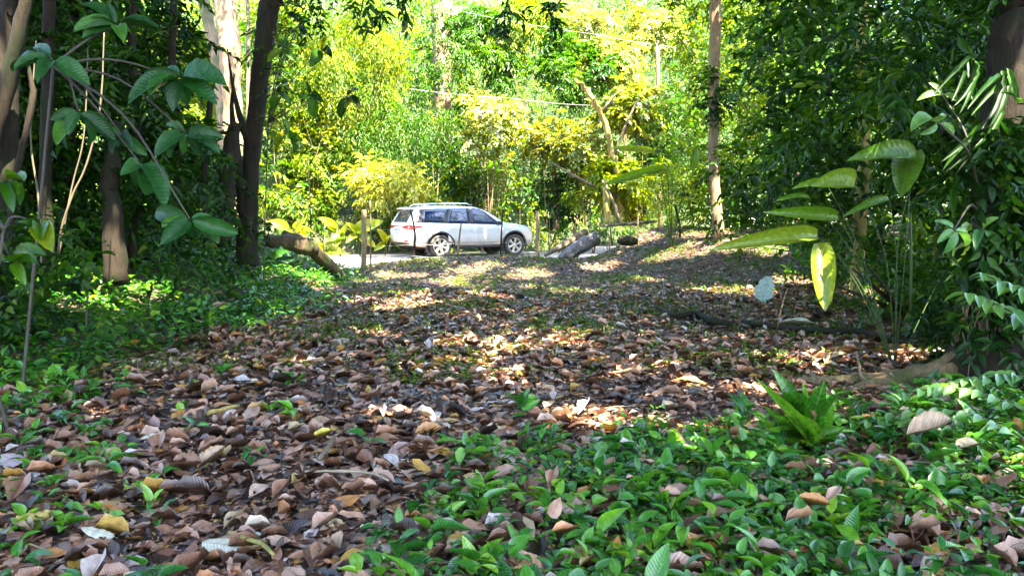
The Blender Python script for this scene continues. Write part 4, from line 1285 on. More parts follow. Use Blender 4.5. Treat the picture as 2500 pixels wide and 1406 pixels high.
# unseen tree added outside the left edge, its crown shading the foreground
wtree('added_shade_tree', [(-900, 900, 4.5, 300), (-900, 300, 4.5, 260), (-880, -200, 4.5, 240)], 'unseen shade tree added outside the left edge of the photo', M['bark_dark'],
      [canopy((-2.4, -1.5, 9.5), (5.4, 4.6, 1.4), 1300)], M['darkleaf'], [(-4.6, 4.0, 6.5, .2), (-4.0, 2, 9.5, .1)], seed=26)

# --- sunlit trees across the road on the left
wtree('white_barked_tree', [(545, 560, 27, 22), (548, 400, 27, 24), (535, 200, 27, 26), (510, 60, 27, 27), (490, -20, 27, 28)],
      'narrow whitish leaning trunk left of the orange brown trunk', M['bark_pale'],
      [crown_set((-9.5, 26.5, 12.5), (3, 3, 2), 24, 260, 7, .26, tm=RH2, cut=inframe_top)], M['sunleaf'], [(-10.8, 27, 10.5, .15), (-11, 27, 13, .08)], seed=31, reach=2.5)
wtree('ribbed_tree', [(575, 560, 25.5, 44), (572, 380, 25.5, 42), (566, 200, 25.5, 44), (556, 80, 25.5, 48), (545, -20, 25.5, 52)],
      'thick sunlit orange brown ribbed trunk behind the dark trunk', M['bark_brown'],
      [crown_set((-8.5, 25, 12.0), (3, 3, 2), 24, 260, 7, .26, tm=RH2, cut=inframe_top)], M['sunleaf'], [(-9.2, 25.5, 10.5, .2), (-9.2, 25.5, 13, .1)], seed=32, reach=2.5, fl=.16)


# ------------------------------------------------------------------ sunlit hillside forest beyond the road
def road_pt(t, s, h=0.0):
    x = RC[0] + t * RD[0] + s * RN[0]; y = RC[1] + t * RD[1] + s * RN[1]
    return np.stack([x, y, gz(x, y) + h], -1)


def hillside():
    rg = np.random.default_rng(101)
    # understorey mass: clump centres over the slope
    n = 3000
    t = rg.uniform(-34, 42, n); s = 5.0 + 22 * rg.uniform(0, 1, n) ** 1.3
    hmax = np.interp(s, [4.5, 7, 12, 30], [1.6, 5.0, 7.5, 8.5])
    h = hmax * rg.uniform(0, 1, n) ** .8 * rg.uniform(.5, 1.1, n)
    cen = road_pt(t, s, h)
    rad = rg.uniform(.5, 1.5, n)
    hueC = rg.uniform(0, 1, n)
    sets = []
    kind = rg.choice(5, n, p=[.25, .2, .22, .2, .13])
    right = (t > 9) & (rg.uniform(0, 1, n) < .7); kind[right] = 3
    # species: leaf length, ratio, material
    spec = [(.20, .36, 'sunleaf', 8, .55), (.14, .45, 'sunleaf', 10, .45), (.28, .34, 'midleaf', 7, .6), (.16, .5, 'midleaf', 9, .45), (.18, .42, 'yellowleaf', 8, .5)]
    out = {}
    for k_, (ll, ra, mt, kk, tw) in enumerate(spec):
        m = np.where(kind == k_)[0]
        nsp = int(len(m) * 12)
        P, D, idx = clumps(cen[m], rad[m], nsp, rg, flat=.8, shell=.7)
        D = unit(D + [0, -.3, -.1])
        sp_ = sprays(P, D, kk, tw, ll, ra, rg, droop=.5, hue=hueC[m][idx])
        k2 = sp_[0][:, 2] > gz(sp_[0][:, 0], sp_[0][:, 1])
        k2 &= road_ts(sp_[0][:, 0], sp_[0][:, 1])[1] > 3.6
        sp_ = filt(sp_, k2)
        out.setdefault(mt, []).append((RH2,) + sp_)
    for mt, st in out.items():
        lab = {'sunleaf': 'bright yellow green thicket leaves covering the sunlit hillside', 'midleaf': 'deeper green thicket leaves covering the hillside', 'yellowleaf': 'yellow leaves mixed through the sunlit hillside thicket'}[mt]
        o = leaves_obj('hillside_thicket', st, M[mt]); tag(o, lab, 'thicket', kind='stuff')
    # tangle of thin stems
    mb = MB()
    for k in range(90):
        t = rg.uniform(-28, 34); s = 4.6 + 13 * rg.uniform(0, 1) ** 1.6; l = rg.uniform(1.5, 6.5)
        b = road_pt(np.array([t]), np.array([s]))[0]
        e = b + np.array([rg.normal(0, .18 * l), rg.normal(0, .18 * l), l]); mid = (b + e) / 2 + rg.normal(0, .08 * l, 3)
        P, r = refine([b - [0, 0, .1], mid, e], [rg.uniform(.008, .022), .010, .004], 4); mb.tube(P, r, 4, cap=False)
    o = mb.build('hillside_stems', M['bark_brown']); tag(o, 'thin brown stems tangled through the hillside thicket', 'stems', kind='stuff')


hillside()


def bush(name, px, py, D, rpx, hpx, label, mat, nsp, k, ll, ratio=.4, cat='bush', stemc=(), seed=1, tm=RH2, clr=(.25, .5), droop=.4, group=None, stems=3, twig=.4, ncl=22, rmat='bark_brown', huefix=None, shade=False):
    """a leafy bush or small tree centred at a photo pixel"""
    rg = np.random.default_rng(seed)
    c = at(px, py, D); rx = rpx / F * D; rz = hpx / F * D
    base = np.array([c[0], c[1], float(gz(c[0], c[1]))])
    e = thing(name, base, label, cat, group)
    st = crown_set(c, (rx, rx * .8, rz), ncl, nsp, k, ll, ratio, tm, (clr[0], clr[1]), twig, shade, droop, .8, rg)
    st = filt(st[1:], st[1][:, 2] > gz(st[1][:, 0], st[1][:, 1]) + .02)
    leaves_obj('foliage', [(tm,) + st], M[mat], e, off=base)
    mb = MB()
    for q in range(stems):
        top = c + rg.normal(0, .4, 3) * [rx, rx, rz]
        mid = (base + top) / 2 + rg.normal(0, .12, 3) * [rx, rx, .1]
        P, r = refine([base - [0, 0, .1], mid + rg.normal(0, .25, 3) * [1, 1, 0], top], [.022, .014, .004], 5, .25, q)
        mb.tube(P, r * (rpx / F * D / 1.2 * .6 + .5), 6, .05, q)
    mb.build('stem', M[rmat], e, offset=base)
    return e


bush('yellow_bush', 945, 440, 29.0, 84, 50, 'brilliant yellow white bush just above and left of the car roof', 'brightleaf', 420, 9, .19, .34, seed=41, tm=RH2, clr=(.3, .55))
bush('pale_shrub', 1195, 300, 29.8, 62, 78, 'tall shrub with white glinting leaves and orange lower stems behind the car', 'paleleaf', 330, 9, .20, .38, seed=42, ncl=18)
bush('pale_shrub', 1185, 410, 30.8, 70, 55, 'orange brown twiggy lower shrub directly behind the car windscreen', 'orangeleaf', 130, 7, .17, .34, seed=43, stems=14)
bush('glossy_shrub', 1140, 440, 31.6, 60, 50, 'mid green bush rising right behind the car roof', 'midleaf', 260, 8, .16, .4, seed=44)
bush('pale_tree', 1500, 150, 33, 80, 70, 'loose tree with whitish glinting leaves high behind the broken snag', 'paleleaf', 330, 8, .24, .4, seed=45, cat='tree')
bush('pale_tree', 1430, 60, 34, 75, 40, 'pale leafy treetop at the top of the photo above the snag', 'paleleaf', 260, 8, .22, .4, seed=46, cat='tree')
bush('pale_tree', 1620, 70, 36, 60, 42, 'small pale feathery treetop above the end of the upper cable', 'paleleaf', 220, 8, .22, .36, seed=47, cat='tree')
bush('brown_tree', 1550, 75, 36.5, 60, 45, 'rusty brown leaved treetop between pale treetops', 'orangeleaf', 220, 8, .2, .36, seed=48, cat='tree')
bush('leafy_tree', 1400, 170, 32, 95, 95, 'deep green leafy tree left of the broken snag', 'midleaf', 520, 8, .22, .36, seed=49, cat='tree')
bush('orange_tree', 1345, 340, 29.5, 62, 62, 'small tree with yellow and orange whorled leaves right of the car', 'orangeleaf', 150, 9, .27, .36, seed=50, cat='tree', tm=L2, stems=3, clr=(.25, .45))
bush('orange_tree', 1450, 370, 29, 78, 62, 'yellow orange leaved sapling under the broken snag', 'orangeleaf', 200, 9, .25, .38, seed=51, cat='tree', tm=L2, stems=4)
bush('broad_leaved_tree', 1540, 270, 28.5, 70, 60, 'tree with large olive leaves growing on the upper right of the snag', 'orangeleaf', 140, 8, .32, .42, seed=52, cat='tree', tm=L2, stems=2, huefix=.2)
bush('bright_shrub', 1490, 455, 28, 75, 45, 'brilliant yellow green shrub at the foot of the broken snag', 'yellowleaf', 160, 8, .36, .36, seed=53, tm=L2)
bush('green_bush', 1640, 330, 30, 95, 110, 'fresh green bushy tree between the snag and the slim brown trunk', 'midleaf', 700, 8, .18, .4, seed=54, cat='tree')
bush('green_bush', 1620, 470, 28.5, 85, 70, 'small leaved bush low behind the mossy mound', 'sunleaf', 600, 8, .11, .45, seed=55)
bush('green_bush', 1370, 480, 30, 60, 45, 'dark green bush behind the bright road right of the car', 'darkleaf', 260, 8, .17, .36, seed=56)
bush('vine_tree', 860, 150, 31, 130, 150, 'tall yellow green feathery tree sloping down behind the car left side', 'sunleaf', 1300, 10, .16, .26, seed=57, cat='tree', droop=1.1, twig=.7)
bush('vine_tree', 980, 330, 30.5, 120, 80, 'olive green feathery branches hanging above the bright yellow bush', 'midleaf', 700, 10, .15, .24, seed=58, cat='tree', droop=1.0, twig=.8)
bush('vine_tree', 770, 330, 31, 90, 120, 'sparkling yellow green bushy tree right of the dark trunk', 'sunleaf', 700, 9, .17, .34, seed=59, cat='tree')
bush('vine_tree', 1180, 150, 33.5, 85, 150, 'vivid green creeper covered tree at the top centre', 'midleaf', 900, 9, .2, .36, seed=60, cat='tree', droop=.9)
bush('vine_tree', 1300, 60, 35, 80, 90, 'yellow green creeper curtain right of the upper cable start', 'sunleaf', 600, 9, .2, .34, seed=61, cat='tree', droop=.9)
bush('green_bush', 740, 480, 31, 80, 55, 'bush with small sparkling leaves behind the paddle plants left of the car', 'sunleaf', 420, 9, .14, .4, seed=62)
bush('green_bush', 440, 180, 28, 110, 120, 'sunlit yellow green tree seen between the left trunks', 'sunleaf', 800, 8, .2, .36, seed=63, cat='tree')
bush('green_bush', 670, 130, 30, 60, 150, 'light yellow green foliage right behind the dark trunk top', 'sunleaf', 500, 8, .18, .34, seed=64, cat='tree')


def snag():
    P, r = path([(1512, 548, 27.5, 12), (1510, 470, 27.5, 12), (1498, 370, 27.4, 14), (1465, 270, 27.2, 13), (1432, 222, 27.1, 12), (1405, 194, 27, 8)], 6, .05, 5)
    base = P[0].copy(); e = thing('dead_tree', base, 'leaning bare broken tree trunk with a jagged tip right of the car', 'tree')
    mb = MB(); mb.tube(P + np.random.default_rng(3).normal(0, .03, P.shape), r, 10, .14, 4, True, .12, 3)
    mb.build('trunk', M['bark_yellow'], e, offset=base)
    mb = MB()
    for b_ in ([(1500, 380, 27.4, 9), (1530, 300, 27.2, 7), (1560, 240, 27.1, 4)], [(1468, 275, 27.2, 8), (1500, 235, 27, 6), (1520, 220, 27, 4)], [(1510, 480, 27.5, 9), (1440, 450, 27, 7), (1350, 400, 26.9, 5)]):
        p2, r2 = path(b_, 5, .08, 3); mb.tube(p2, r2, 6, .05, 2)
    mb.build('branch', M['bark_pale'], e, offset=base)


snag()
for args in (([(1080, 420, 36, 40), (1082, 250, 36, 42), (1078, 90, 36, 44), (1075, -40, 36, 44)], 'massive grey brown trunk half hidden by creepers above the car', 'bark_brown'),
             ([(1487, 548, 26.5, 18), (1480, 500, 26.5, 14), (1478, 440, 26.6, 12)], 'thin bright yellow stem left of the pale fallen pole', 'bark_yellow'),
             ([(1510, 545, 26.3, 9), (1500, 500, 26.3, 8), (1470, 440, 26.4, 5)], 'whitish thin stem behind the mossy mound', 'bark_pale'),
             ([(1358, 560, 30, 16), (1357, 480, 30, 14), (1350, 400, 30, 11), (1345, 330, 30, 7)], 'orange brown slender trunk of the small tree right of the fence post', 'bark_brown'),
             ([(1612, 560, 33, 10), (1608, 300, 33, 10), (1604, 100, 33, 9)], 'thin brown trunk rising under the pale treetop', 'bark_brown'),
             ([(598, 560, 28, 10), (604, 380, 28, 10), (606, 100, 28, 9), (604, -10, 28, 9)], 'very slim trunk between the ribbed trunk and the dark trunk', 'bark_pale'),
             ([(1545, 545, 29, 40), (1560, 500, 29, 44), (1562, 480, 29, 30)], 'dark stub of a trunk in shade beyond the pale cane', 'bark_dark')):
    P, r = path(args[0], 5, .05, int(args[0][0][0]))
    mb = MB(); mb.tube(P, r, 12, .06, int(args[0][0][0]), True, .08, 4)
    P[0][2] = min(P[0][2], gz(P[0][0], P[0][1]))
    o = mb.build('tree_trunk', M[args[2]], origin=tuple(P[0])); tag(o, args[1], 'tree trunk')


# ------------------------------------------------------------------ paddle-leaved plants
BIG = T_leaf(10, 0.14, 0.0, pw=.6, curl=0.0, seed=31)
BIGD = T_leaf(10, 0.16, -0.18, pw=.6, curl=0.06, seed=32)
BIGR = T_leaf(10, 0.25, -0.05, pw=.5, curl=0.05, seed=33, wave=.015)


def leaf_between(b, t, wpx, tm, roll=0.0, name='leaf', mat=None, parent=None, off=None, rn=.5, nrm=None):
    """b, t world points of a leaf base and tip; width in metres; roll about the leaf axis"""
    b = np.asarray(b, float); t = np.asarray(t, float); A = t - b; L = np.linalg.norm(A); A = A / L
    up = np.array([0, 0, 1.0]) if nrm is None else np.asarray(nrm, float)
    N = unit(up - A * A.dot(up)); B = np.cross(N, A)
    N = N * math.cos(roll) + B * math.sin(roll)
    return (tm, b[None], A[None], N[None], L, wpx, rn)


def paddle_plant(base_px, D, leaves, label, mat='giantleaf', name='paddle_plant', seed=1, stemr=.011, cat='plant', group=None, lname='leaf'):
    """leaves: (base px,py,D, tip px,py,D, width px, roll deg, template)"""
    base = at(base_px[0], base_px[1], D); base[2] = float(gz(base[0], base[1]))
    e = thing(name, base, label, cat, group)
    mb = MB(); rg = np.random.default_rng(seed)
    for (bx, by, bd, tx, ty, td, w, roll, tm) in leaves:
        b = at(bx, by, bd); t = at(tx, ty, td)
        view = unit(np.array([0, 0, CAMZ]) - b)
        st = leaf_between(b, t, w / F * (bd + td) / 2, tm, math.radians(roll), rn=rg.uniform(.1, .9), nrm=view + np.array([0, 0, .45]))
        leaves_obj(lname, [st], M[mat], e, off=base)
        mid = (base + b) / 2 + np.array([0, 0, .12 * np.linalg.norm(b - base)]) + rg.normal(0, .03, 3)
        P, r = refine([base - [0, 0, .03], mid, b, b + (t - b) * .3], [stemr * 1.3, stemr, stemr * .8, stemr * .3], 5)
        mb.tube(P, r, 6)
    mb.build('stem', M['stem'], e, offset=base)
    return e


M['cyanleaf'] = SL['cyan']
# right: giant leaves over the clearing edge
paddle_plant((2190, 800), 8.0, [
    (2235, 395, 8.0, 2096, 372, 7.6, 54, 0, BIGD), (2225, 372, 8.2, 2200, 478, 7.9, 70, 0, BIGR),
    (2085, 455, 8.0, 1985, 452, 7.7, 54, 10, BIGR), (2020, 455, 8.1, 1945, 452, 7.9, 22, 0, BIGD),
    (2045, 530, 8.0, 1888, 516, 7.7, 34, 25, BIGD), (2170, 488, 8.0, 2070, 518, 7.8, 22, 10, BIGD),
    (1995, 578, 7.8, 1762, 598, 7.3, 42, 20, BIGD), (1975, 488, 8.2, 1898, 484, 8.0, 14, 0, BIGD),
    (2005, 592, 7.8, 2015, 758, 7.5, 56, 0, BIGR), (2370, 545, 8.3, 2330, 640, 8.1, 40, 10, BIGD)],
    'giant pale green paddle leaves reaching over the clearing from the right thicket', seed=3, stemr=.0045)
e = paddle_plant((1862, 748), 12.95, [(1856, 738, 12.9, 1882, 674, 12.8, 50, 0, T_leaf(12, .12, .1, pw=.45, curl=.06, seed=77, wave=.02, jag=.14))], 'torn bluish white leaf standing upright on the litter right of the clearing', mat='cyanleaf', name='fallen_leaf', cat='fallen leaf', stemr=.004)
# centre right, in front of the sunlit hillside
paddle_plant((1640, 540), 20.0, [(1600, 372, 20, 1498, 360, 19.6, 16, 20, BIGD), (1625, 410, 20, 1478, 448, 19.6, 22, 20, BIGD), (1640, 425, 20, 1590, 420, 19.6, 14, 10, BIGD), (1700, 360, 20, 1690, 420, 20, 20, 0, BIGD), (1720, 420, 20, 1690, 480, 20, 18, 0, BIGD)],
             'long arching dark green leaves above the mossy mound', seed=4)
# sunlit row by the road on the left
k = 0
for bx, spec, lab in ((705, [(705, 560, 655, 540), (712, 565, 700, 575), (720, 560, 742, 535), (725, 568, 760, 560), (735, 560, 748, 580)], 'leftmost sunlit yellow plant above the left logs'),
                      (830, [(820, 565, 785, 530), (825, 560, 800, 545), (838, 570, 845, 548), (832, 575, 820, 600), (845, 580, 800, 585)], 'sunlit yellow plant with a broad slanting leaf left of the thick fence post'),
                      (880, [(868, 562, 930, 540), (870, 568, 850, 545), (875, 570, 905, 585), (872, 575, 845, 590), (880, 580, 915, 600)], 'plant with a long whitish leaf passing behind the left fence post'),
                      (1350, [(1352, 560, 1330, 530), (1356, 555, 1372, 520), (1350, 570, 1325, 560), (1358, 565, 1390, 540)], 'green broad leaved plant behind the right fence post'),
                      (940, [(940, 590, 925, 560), (938, 595, 915, 610), (945, 595, 950, 575)], 'low sunlit plant just left of the car bumper'),
                      (780, [(790, 610, 770, 590), (795, 605, 815, 590), (790, 615, 810, 620), (800, 612, 840, 615)], 'low pale sunlit plant by the far road edge left of the fence post')):
    Dd = 30.5 if bx > 1000 else 27.0
    sp_ = [(a, b, Dd, c, d, Dd - .4, math.hypot(c - a, d - b) * .42 + 4, R.uniform(-20, 25), BIGD) for (a, b, c, d) in spec]
    paddle_plant((bx, 615), Dd, sp_, lab, mat='yellowleaf' if bx < 1000 else 'midleaf', name='roadside_plant', seed=k, stemr=.012, group='broad leaved plants along the road'); k += 1


# ------------------------------------------------------------------ left big-leaved sapling
def whorls(name, base, specs, label, mat, D, wr=.40, seed=1, extra_nodes=(), cat='sapling', stem_mat='twig', tm=None):
    """specs: list of (node px,py, [(tip px,py) ...]) leaves radiating from twig ends"""
    rg = np.random.default_rng(seed)
    b0 = at(base[0], base[1], base[2]); b0[2] = float(gz(b0[0], b0[1]))
    e = thing(name, b0, label, cat)
    sets = []; mb = MB()
    prev = at(base[3], base[4], base[2])
    P, r = refine([b0 - [0, 0, .1], (b0 + prev) / 2 + rg.normal(0, .05, 3), prev], [.014, .012, .010], 6, .05)
    mb.tube(P, r, 8)
    for nx, ny, tips in specs:
        d0 = D + rg.uniform(-.5, .5); nd = at(nx, ny, d0)
        mid = (prev + nd) / 2 + np.array([0, 0, .12]) + rg.normal(0, .06, 3)
        P, r = refine([prev, mid, nd], [.014, .009, .006], 5, .1); mb.tube(P, r, 6)
        for q, tp in enumerate(tips):
            t = at(tp[0], tp[1], d0 + rg.uniform(-.25, .15))
            w = tp[2] if len(tp) > 2 else np.linalg.norm(t - nd) * wr * rg.uniform(.85, 1.15)
            view = unit(np.array([0, 0, CAMZ]) - nd)
            roll = rg.normal(0, .4)
            b = nd + (t - nd) * .06
            sets.append(leaf_between(b, t, w, [BIGD, BIGR][q % 2] if tm is None else tm, roll, rn=rg.uniform(0, 1), nrm=view * .9 + np.array([0, 0, .7])))
    leaves_obj('foliage', sets, M[mat], e, off=b0)
    mb.build('stem', M[stem_mat], e, offset=b0)
    return e


whorls('large_leaved_sapling', (40, 840, 6.4, 130, 160), [
    (128, 147, [(18, 156), (32, 172), (216, 198), (70, 128), (90, 190)]),
    (285, 62, [(225, 36), (178, 76), (200, 84), (392, 76), (196, 0), (262, 10), (300, 90)]),
    (440, 190, [(305, 238), (362, 232), (418, 266), (456, 256), (523, 240), (552, 206), (350, 176), (400, 172)]),
    (455, 325, [(376, 372), (412, 386), (446, 377), (491, 382), (540, 368), (402, 308), (540, 330)]),
    (192, 272, [(128, 352), (165, 330), (232, 352), (282, 342), (120, 290)]),
    (296, 328, [(268, 372), (322, 364), (356, 378), (250, 320)]),
    (340, 396, [(330, 455), (362, 478), (388, 468), (402, 505), (300, 420)]),
    (464, 536, [(368, 514), (392, 552), (478, 588), (392, 596), (542, 590), (582, 570), (520, 530)])],
    'sapling with large drooping dark green leaves in front of the left trunks', 'bigleaf', 6.2, seed=7)
whorls('pale_leaved_sapling', (20, 900, 5.4, 10, 560), [(15, 440, [(55, 492), (60, 440), (48, 470), (-20, 470), (30, 510)]), (100, 548, [(50, 540), (132, 575), (120, 600), (98, 585), (70, 560)]), (30, 640, [(-10, 610), (90, 640), (60, 690), (110, 620)])],
       'sapling with brightly lit yellow green leaves at the left edge', 'midleaf', 5.6, seed=8)
whorls('lily_like_plant', (215, 720, 8.2, 215, 700), [(213, 705, [(192, 655, .12), (222, 648, .12), (150, 690), (250, 695), (180, 700), (160, 722)])], 'low plant with broad upright leaves below the left trunks', 'bigleaf', 8.1, seed=9, cat='plant')
whorls('lily_like_plant', (668, 650, 15.0, 668, 640), [(668, 636, [(645, 605), (705, 613), (720, 632), (650, 628), (690, 600)])], 'low leafy plant at the foot of the rotting log', 'bigleaf', 15.0, seed=10, cat='plant')
whorls('young_plant', (1262, 1005, 5.95, 1265, 995), [(1268, 995, [(1240, 955), (1262, 1000), (1310, 962), (1318, 975), (1290, 950)])], 'small sprout with pointed leaves standing alone in the litter', 'cover', 5.9, seed=11, cat='plant')


# rosette plant
def rosette():
    D = 5.0
    b0 = on_ground(1970, 1115)
    e = thing('rosette_plant', b0, 'rosette of tall wavy oblong leaves standing in the ground cover at right', 'plant')
    sp_ = [(1895, 900, 62), (1850, 925, 40), (2012, 930, 70), (1990, 965, 60), (1862, 990, 40), (2065, 1042, 36), (1920, 1000, 60), (2035, 985, 66), (1870, 1050, 40), (2070, 1085, 34), (1955, 985, 52), (1900, 960, 40), (1990, 1040, 46), (1935, 950, 45), (1885, 1015, 40), (2050, 1010, 40), (2020, 1060, 44), (1840, 1010, 32), (2085, 1050, 30), (1965, 940, 40), (1910, 1050, 44), (1865, 1090, 32), (2030, 955, 44), (1945, 1010, 50)]
    rg = np.random.default_rng(5)
    b = b0 + [0, 0, .10]
    for q, (tx, ty, w) in enumerate(sp_):
        t = at(tx, ty, b0[1] + rg.uniform(-.28, .10))
        bb = b + rg.normal(0, .02, 3)
        view = unit(np.array([0, 0, CAMZ]) - b)
        st = leaf_between(bb, t, w * .78 / F * D, T_leaf(10, .2, rg.uniform(-.12, .05), pw=.75, wave=.012, curl=rg.uniform(-.05, .08), seed=50 + q), rg.normal(0, .75), rn=rg.uniform(0, 1), nrm=view + [0, 0, .3])
        leaves_obj('leaf', [st], M['rosette'], e, off=b0)
    mb = MB()
    for q in range(26):
        a = rg.uniform(0, 6.28); P, r = refine([b, b + np.array([math.cos(a) * .08, math.sin(a) * .08, -.02]), b0 + np.array([math.cos(a) * .16, math.sin(a) * .16, -.03])], [.006, .004, .002], 4)
        mb.tube(P, r, 5)
    mb.build('roots', M['bark_dark'], e, offset=b0)
    o = leaves_obj('dead_leaf', [leaf_between(b, at(1935, 1005, b0[1] - .15), .12, BIGC, .5, rn=.25)], SL['brown'], e, off=b0)


M['rosette'] = leaf_mat('rosette_leaf', [(0, (0.012, 0.07, 0.003)), (0.6, (0.035, 0.13, 0.005)), (1, (0.08, 0.19, 0.008))], .35, .33, .5, 1.6, veins=.6)
rosette()


# pinnate fronds
def frond(name, P, r, n, ll, wr, label, mat, cat='frond', tm=None, seed=1, w0=.8, droopz=-.3, spread=.9, stemm='stem'):
    rg = np.random.default_rng(seed)
    P = np.asarray(P); e = thing(name, P[0], label, cat)
    mb = MB(); mb.tube(P, r, 6); mb.build('stem', M[stemm], e, offset=P[0])
    T = unit(np.gradient(P, axis=0)); idx = np.linspace(len(P) * .15, len(P) - 1, n).astype(int)
    side = unit(np.cross(T, [0, 0, 1.0]))
    sets = []
    for sg in (-1, 1):
        PP = P[idx]; A = T[idx] * .55 + side[idx] * sg * spread + np.array([0, 0, droopz]) + rg.normal(0, .12, (n, 3))
        N = np.tile([0, 0, 1.0], (n, 1)) + rg.normal(0, .2, (n, 3)) + np.array([0, -.5, 0])
        Ls = ll * (1 - .35 * np.abs(np.linspace(-.4, 1, n))) * rg.uniform(.9, 1.1, n)
        sets.append((tm or T_leaf(6, .12, -.25, pw=.85, seed=seed), PP, A, N, Ls, Ls * wr, rg.uniform(.2, .9, n)))
    leaves_obj('leaflets', sets, M[mat], e, off=P[0])


P, r = path([(2600, 830, 4.3, 9), (2500, 775, 4.3, 8), (2430, 740, 4.3, 6), (2362, 716, 4.3, 3)], 8)
frond('fern_frond', P, r, 8, .19, .36, 'arching frond with pointed leaflets entering from the right edge', 'frondleaf', seed=3) if M.setdefault('frondleaf', leaf_mat('frond_leaf', [(0, (0.03, 0.12, 0.03)), (1, (0.09, 0.18, 0.03))], .3, .35, .5, 1.6, veins=.2)) else None
P, r = path([(2620, 760, 4.6, 9), (2520, 712, 4.6, 8), (2450, 690, 4.6, 5), (2400, 668, 4.6, 3)], 8)
frond('fern_frond', P, r, 7, .16, .36, 'upper shorter frond above the arching frond at the right edge', 'frondleaf', seed=4)
for q, (pts, lab) in enumerate((([(2520, 1010, 5.0, 5), (2400, 960, 5.1, 5), (2300, 945, 5.2, 4), (2210, 960, 5.2, 3)], 'uppermost leafy spray over the base of the big right trunk'),
                                ([(2520, 1090, 4.7, 5), (2400, 1020, 4.8, 5), (2290, 1000, 4.9, 4), (2180, 1010, 5.0, 3)], 'middle leafy spray right of the rosette plant'),
                                ([(2400, 1100, 4.8, 5), (2300, 1035, 4.9, 5), (2200, 1020, 5.0, 4), (2120, 1030, 5.0, 3)], 'lowest leafy spray touching the rosette plant'),
                                ([(2540, 930, 5.3, 5), (2460, 915, 5.3, 5), (2390, 925, 5.3, 4), (2330, 935, 5.3, 3)], 'short leafy spray at the right edge under the trunk'))):
    P, r = path(pts, 7)
    frond('leafy_spray', P, r, 9, .13, .55, lab, 'frondleaf', cat='spray', seed=10 + q, droopz=-.15, tm=T_leaf(5, .15, -.2, pw=.8, seed=q))


# ------------------------------------------------------------------ left thicket and right thicket
def thicket(cens, rad, nper, k, ll, ratio, mat, label, seed, tm=RH2, twig=.4, droop=.4, shade=True, name='undergrowth', cat='undergrowth', up=.5):
    rg = np.random.default_rng(seed)
    P, D, idx = clumps(cens, rad, int(len(cens) * nper), rg, shell=.3)
    D = unit(D + [0, -.25, 0])
    hue = rg.uniform(0, 1, len(cens))[idx]
    s = sprays(P, D, k, twig, ll, ratio, rg, droop=droop, hue=hue, up=up)
    m = s[0][:, 2] > gz(s[0][:, 0], s[0][:, 1]) + .02
    if shade: m &= shade_keep(s[0])
    s = filt(s, m)
    o = leaves_obj(name, [(tm,) + s], M[mat]); tag(o, label, cat, kind='stuff')


def sampler_px(n, px0, px1, py0, py1, D0, D1, rg, ok=None):
    px = rg.uniform(px0, px1, n * 3); py = rg.uniform(py0, py1, n * 3); D = rg.uniform(D0, D1, n * 3)
    P = np.stack([at(a, b, d) for a, b, d in zip(px, py, D)])
    k = P[:, 2] > gz(P[:, 0], P[:, 1]) + .1
    if ok is not None: k &= ok(px, py, D)
    return P[k][:n]


rg = np.random.default_rng(77)
ok = lambda px, py, D: px < np.interp(py, [-200, 0, 250, 360, 560, 650], [450, 440, 450, 600, 620, 640]) - 90 * (D < 14.6) * (py > 200) - rg.uniform(0, 60, len(px))
c1 = sampler_px(560, -500, 760, -150, 640, 9.5, 17, rg, ok)
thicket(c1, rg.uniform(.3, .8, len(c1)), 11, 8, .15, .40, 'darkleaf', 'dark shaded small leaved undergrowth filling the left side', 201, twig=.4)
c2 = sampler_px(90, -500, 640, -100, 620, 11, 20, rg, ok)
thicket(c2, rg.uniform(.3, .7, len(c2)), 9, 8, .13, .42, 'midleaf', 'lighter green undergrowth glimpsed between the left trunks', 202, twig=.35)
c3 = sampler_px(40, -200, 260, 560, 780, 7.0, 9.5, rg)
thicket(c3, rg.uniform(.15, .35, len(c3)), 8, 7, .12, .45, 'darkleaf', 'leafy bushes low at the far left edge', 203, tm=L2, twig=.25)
okr = lambda px, py, D: px > np.interp(py, [-200, 0, 150, 300, 450, 560, 640, 720, 900], [1800, 1800, 1800, 1790, 1760, 1780, 1880, 2080, 2320]) + rg.uniform(0, 70, len(px)) + np.interp(D, [12, 20], [60, 0])
okr0 = okr
okr = lambda px, py, D: okr0(px, py, D) & ~((D < 13.6) & (np.abs(px - 2098) < 75) & (py > 380) & (py < 740))
c4 = sampler_px(520, 1760, 2900, -150, 700, 14, 23, rg, okr)
thicket(c4, rg.uniform(.4, .9, len(c4)), 9, 8, .19, .40, 'midleaf', 'green leafy thicket filling the right side behind the slim trunk', 204, tm=RH2, twig=.45)
c5 = sampler_px(230, 1900, 2900, -120, 760, 9.5, 14, rg, okr)
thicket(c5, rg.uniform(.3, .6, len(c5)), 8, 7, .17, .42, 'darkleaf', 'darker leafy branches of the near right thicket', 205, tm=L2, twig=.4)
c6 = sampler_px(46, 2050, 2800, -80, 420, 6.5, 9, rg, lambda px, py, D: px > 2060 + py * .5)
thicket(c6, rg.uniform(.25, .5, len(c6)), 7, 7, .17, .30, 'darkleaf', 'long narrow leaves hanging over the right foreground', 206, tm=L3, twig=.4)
c7 = sampler_px(170, 1640, 1900, -100, 520, 21, 26, rg)
thicket(c7, rg.uniform(.4, .8, len(c7)), 8, 8, .17, .38, 'sunleaf', 'sunlit leafy wall either side of the slim trunk', 207)
c8 = np.array([at(1745 + rg.normal(0, 22), rg.uniform(190, 300), 19.2) for _ in range(9)] + [at(1750 + rg.normal(0, 30), rg.uniform(380, 560), 19.4) for _ in range(9)])
thicket(c8, np.full(len(c8), .28), 8, 7, .15, .42, 'darkleaf', 'dark creeper clinging round the slim trunk', 208, name='creeper', cat='creeper')

